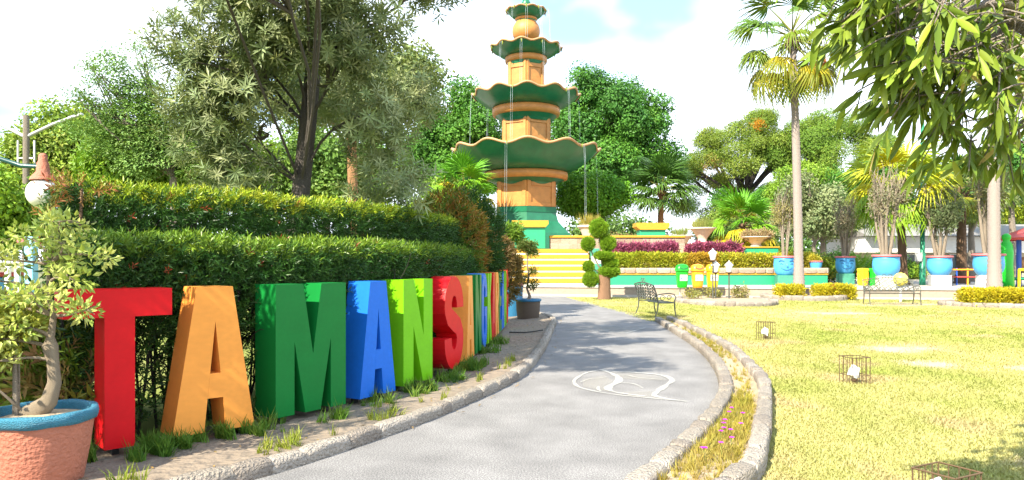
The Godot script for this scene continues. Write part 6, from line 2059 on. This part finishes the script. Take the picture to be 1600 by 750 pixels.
		tree("background_tree", s[6], W(s[0], s[1], 0.4), s[2], 0.22, clumps_in(Vector3(0, s[3], 0), s[4], 22, 0.8, 1.3), s[7], "clump", s[5], M.bark_grey, {"smin": 0.65, "smax": 1.05, "group": "trees behind the plaza"})
	# shrubs along the back of the plaza
	for s in [[13.3, 37.8, 1.6, 1.6, light, "bright shrub left of the tall palm trunk behind the planter"], [14.9, 37.0, 1.5, 1.3, [Color(0.30, 0.30, 0.02), Color(0.22, 0.34, 0.03), Color(0.50, 0.24, 0.05)], "yellow green shrub with orange tips beside the squat blue pot"], [16.6, 37.6, 1.6, 1.4, mid, "dark green shrub between the two smiling planters"], [20.2, 40.0, 1.6, 1.3, deep, "dark shrub beside the ringed trunk of the yellow palm"], [23.0, 43.0, 1.2, 0.9, light, "light green shrub in front of the low building"], [5.6, 41.5, 1.8, 0.9, [Color(0.2, 0.2, 0.06), Color(0.3, 0.2, 0.1), Color(0.12, 0.2, 0.03)], "reddish green shrub behind the parapet"], [10.9, 39.5, 1.5, 0.8, olive, "low olive shrub behind the tall urn"]]:
		shrub("plaza_shrub", s[5], "shrub", W(s[0], s[1], 0.4 if s[0] > 6 else 2.0), [[Vector3(0, s[3] * 0.62, 0), Vector3(s[2] * 0.7, s[3] * 0.6, 0.7)], [Vector3(-s[2] * 0.4, s[3] * 0.5, 0.2), Vector3(s[2] * 0.45, s[3] * 0.45, 0.6)], [Vector3(s[2] * 0.45, s[3] * 0.55, 0.1), Vector3(s[2] * 0.45, s[3] * 0.5, 0.6)]], 420, "clump", s[4], {"group": "shrubs along the back of the plaza", "smin": 0.35, "smax": 0.6, "shell": 0.3})

func tree_belt() -> void:
	var cl := []
	for i in 70:
		var x := rr(27.0, 85.0) if i % 3 else rr(-75.0, 20.0)
		cl.append([W(x, rr(88.0, 100.0), rr(1.5, 5.5)), Vector3(3.4, 2.6, 2.4)])
	var b := scatter("distant_trees", null, LEAF.clump, M.leaf, crown_items(cl, 9000, [Color(0.06, 0.13, 0.03), Color(0.10, 0.19, 0.04), Color(0.15, 0.24, 0.05)], 1.6, 2.6, 0.4))
	b.set_meta("label", "distant belt of trees closing the view behind the park")

func feather_clumps() -> Array:
	var out := []
	for s in [[-2.4, 7.2, 0.3], [-1.1, 7.8, -0.2], [-2.6, 6.4, 0.5], [-2.3, 5.8, -0.4], [-3.0, 5.4, 0.0], [0.5, 6.9, 0.1], [1.2, 6.3, -0.5], [-1.2, 6.5, 0.3], [1.6, 5.4, 0.3], [-1.6, 7.5, 0.6]]:
		var from := Vector3(0.3, 3.2, 0)
		for k in 6:
			var f := 0.35 + k * 0.13
			out.append([from.lerp(Vector3(s[0], s[1], s[2]), f) + Vector3(0, 0.3 * sin(f * 3.0), 0) + rv() * 0.1, Vector3(0.46 - 0.045 * k, 0.11, 0.42 - 0.04 * k)])
	return out

func right_tree() -> void:
	# boughs that hang into the picture from the right, close to the camera
	var at := W(4.9, 4.6)
	var t := thing("overhanging_tree", "tree at the right edge with long hanging leaves close to the camera", "tree", at)
	var b := B.new()
	b.tube([Vector3(0, -0.1, 0), Vector3(0.05, 1.5, 0), Vector3(-0.05, 2.8, 0.1), Vector3(-0.3, 4.2, 0.2)], [0.28, 0.2, 0.17, 0.12], 12)
	obj("trunk", b.done(), M.bark_dark, t)
	var clumps := [
		[Vector3(1.58, 2.6, 3.0), Vector3(0.24, 0.30, 0.3)], [Vector3(1.72, 2.36, 3.1), Vector3(0.20, 0.20, 0.25)], [Vector3(1.98, 2.26, 3.2), Vector3(0.24, 0.26, 0.3)],
		[Vector3(2.32, 2.12, 3.4), Vector3(0.24, 0.24, 0.3)], [Vector3(2.2, 2.72, 3.3), Vector3(0.42, 0.35, 0.4)], [Vector3(2.65, 2.45, 3.6), Vector3(0.35, 0.4, 0.4)], [Vector3(1.45, 2.8, 2.85), Vector3(0.25, 0.25, 0.3)], [Vector3(2.5, 3.15, 3.7), Vector3(0.5, 0.35, 0.5)], [Vector3(1.84, 2.42, 3.05), Vector3(0.26, 0.24, 0.3)], [Vector3(3.1, 2.9, 4.0), Vector3(0.45, 0.5, 0.5)], [Vector3(1.44, 2.62, 2.95), Vector3(0.14, 0.22, 0.2)], [Vector3(2.1, 2.45, 3.2), Vector3(0.3, 0.25, 0.3)]]
	var limb := B.new()
	var forks := []
	for g in [[Vector3(2.75, 2.95, 3.8), 0.075], [Vector3(2.35, 2.62, 3.45), 0.06], [Vector3(2.9, 3.5, 4.0), 0.06]]:
		var way := branch(limb, Vector3(-0.05, 2.6, 0.1), W(g[0].x, g[0].z, g[0].y) - at, 0.085, 0.035, 0.22, 9)
		forks.append_array(way.slice(2))
	for c in clumps:
		var e := W(c[0].x, c[0].z, c[0].y + 0.12) - at
		var near: Vector3 = forks[0]
		for q in forks:
			if q.distance_to(e) < near.distance_to(e): near = q
		branch(limb, near, e, 0.026, 0.008, 0.12, 7)
	obj("limbs", limb.done(), M.bark_grey, t)
	var kinds := []
	for i in 4:
		var l := B.new()
		l.blade_leaf(Vector3.ZERO, Vector3(0, -1, 0.0), Vector3(0, 0, 1), 1.0, rr(0.17, 0.23), rr(-0.12, 0.12), 5)
		kinds.append(l.done())
	var tones := []
	for c in [Color(0.14, 0.21, 0.025), Color(0.21, 0.28, 0.035), Color(0.29, 0.34, 0.06), Color(0.09, 0.15, 0.02), Color(0.36, 0.38, 0.10), Color(0.38, 0.29, 0.11)]:
		var m := mat(c, 0.38)
		m.backlight_enabled = true
		m.backlight = (c * 2.6).linear_to_srgb()
		tones.append(m)
	var twigs := B.new()
	var rest := []
	var made := 0
	var total := 0
	for s in 380:
		var c: Array = clumps[s % clumps.size()]
		var p: Vector3 = W(c[0].x, c[0].z, c[0].y) + rv() * Vector3(c[1].x, c[1].y, c[1].z) * pow(rng.randf(), 0.4)
		var dir := (Vector3(rr(-1, 0.5), rr(-0.7, 0.2), rr(-0.7, 0.7))).normalized()
		var ln := rr(0.12, 0.24)
		var e := p + dir * ln - Vector3.UP * 0.05
		twigs.tube([p - at - dir * 0.1, p - at, (p + e) * 0.5 - at + Vector3.UP * 0.015, e - at], [0.005, 0.004, 0.003, 0.0015], 4)
		for k in rng.randi_range(6, 9):
			var f := 0.25 + 0.75 * rng.randf()
			var q := p.lerp(e, f)
			var down := (Vector3(rr(-0.75, 0.55), -rr(0.35, 1.0), rr(-0.6, 0.6)) + dir * 0.7).normalized()
			var size := rr(0.08, 0.14)
			var y := -down
			var x := y.cross(rv()).normalized()
			var bas := Basis(x * size, y * size, x.cross(y) * size)
			total += 1
			if made < 296 and (total % 4 != 0):
				var o := MeshInstance3D.new()
				o.mesh = kinds[rng.randi() % 4]
				o.material_override = tones[[0, 0, 1, 1, 1, 2, 2, 3, 4, 5][rng.randi() % 10]]
				o.name = "leaf"
				o.basis = bas
				o.position = q - at
				t.add_child(o, true)
				made += 1
			else:
				rest.append([Transform3D(bas, q - at), pick([Color(0.11, 0.18, 0.022), Color(0.19, 0.26, 0.03), Color(0.28, 0.31, 0.07)], q, 0.3)])
	obj("twigs", twigs.done(), M.bark_grey, t)
	scatter("foliage", t, kinds[0], M.leaf_glossy, rest)
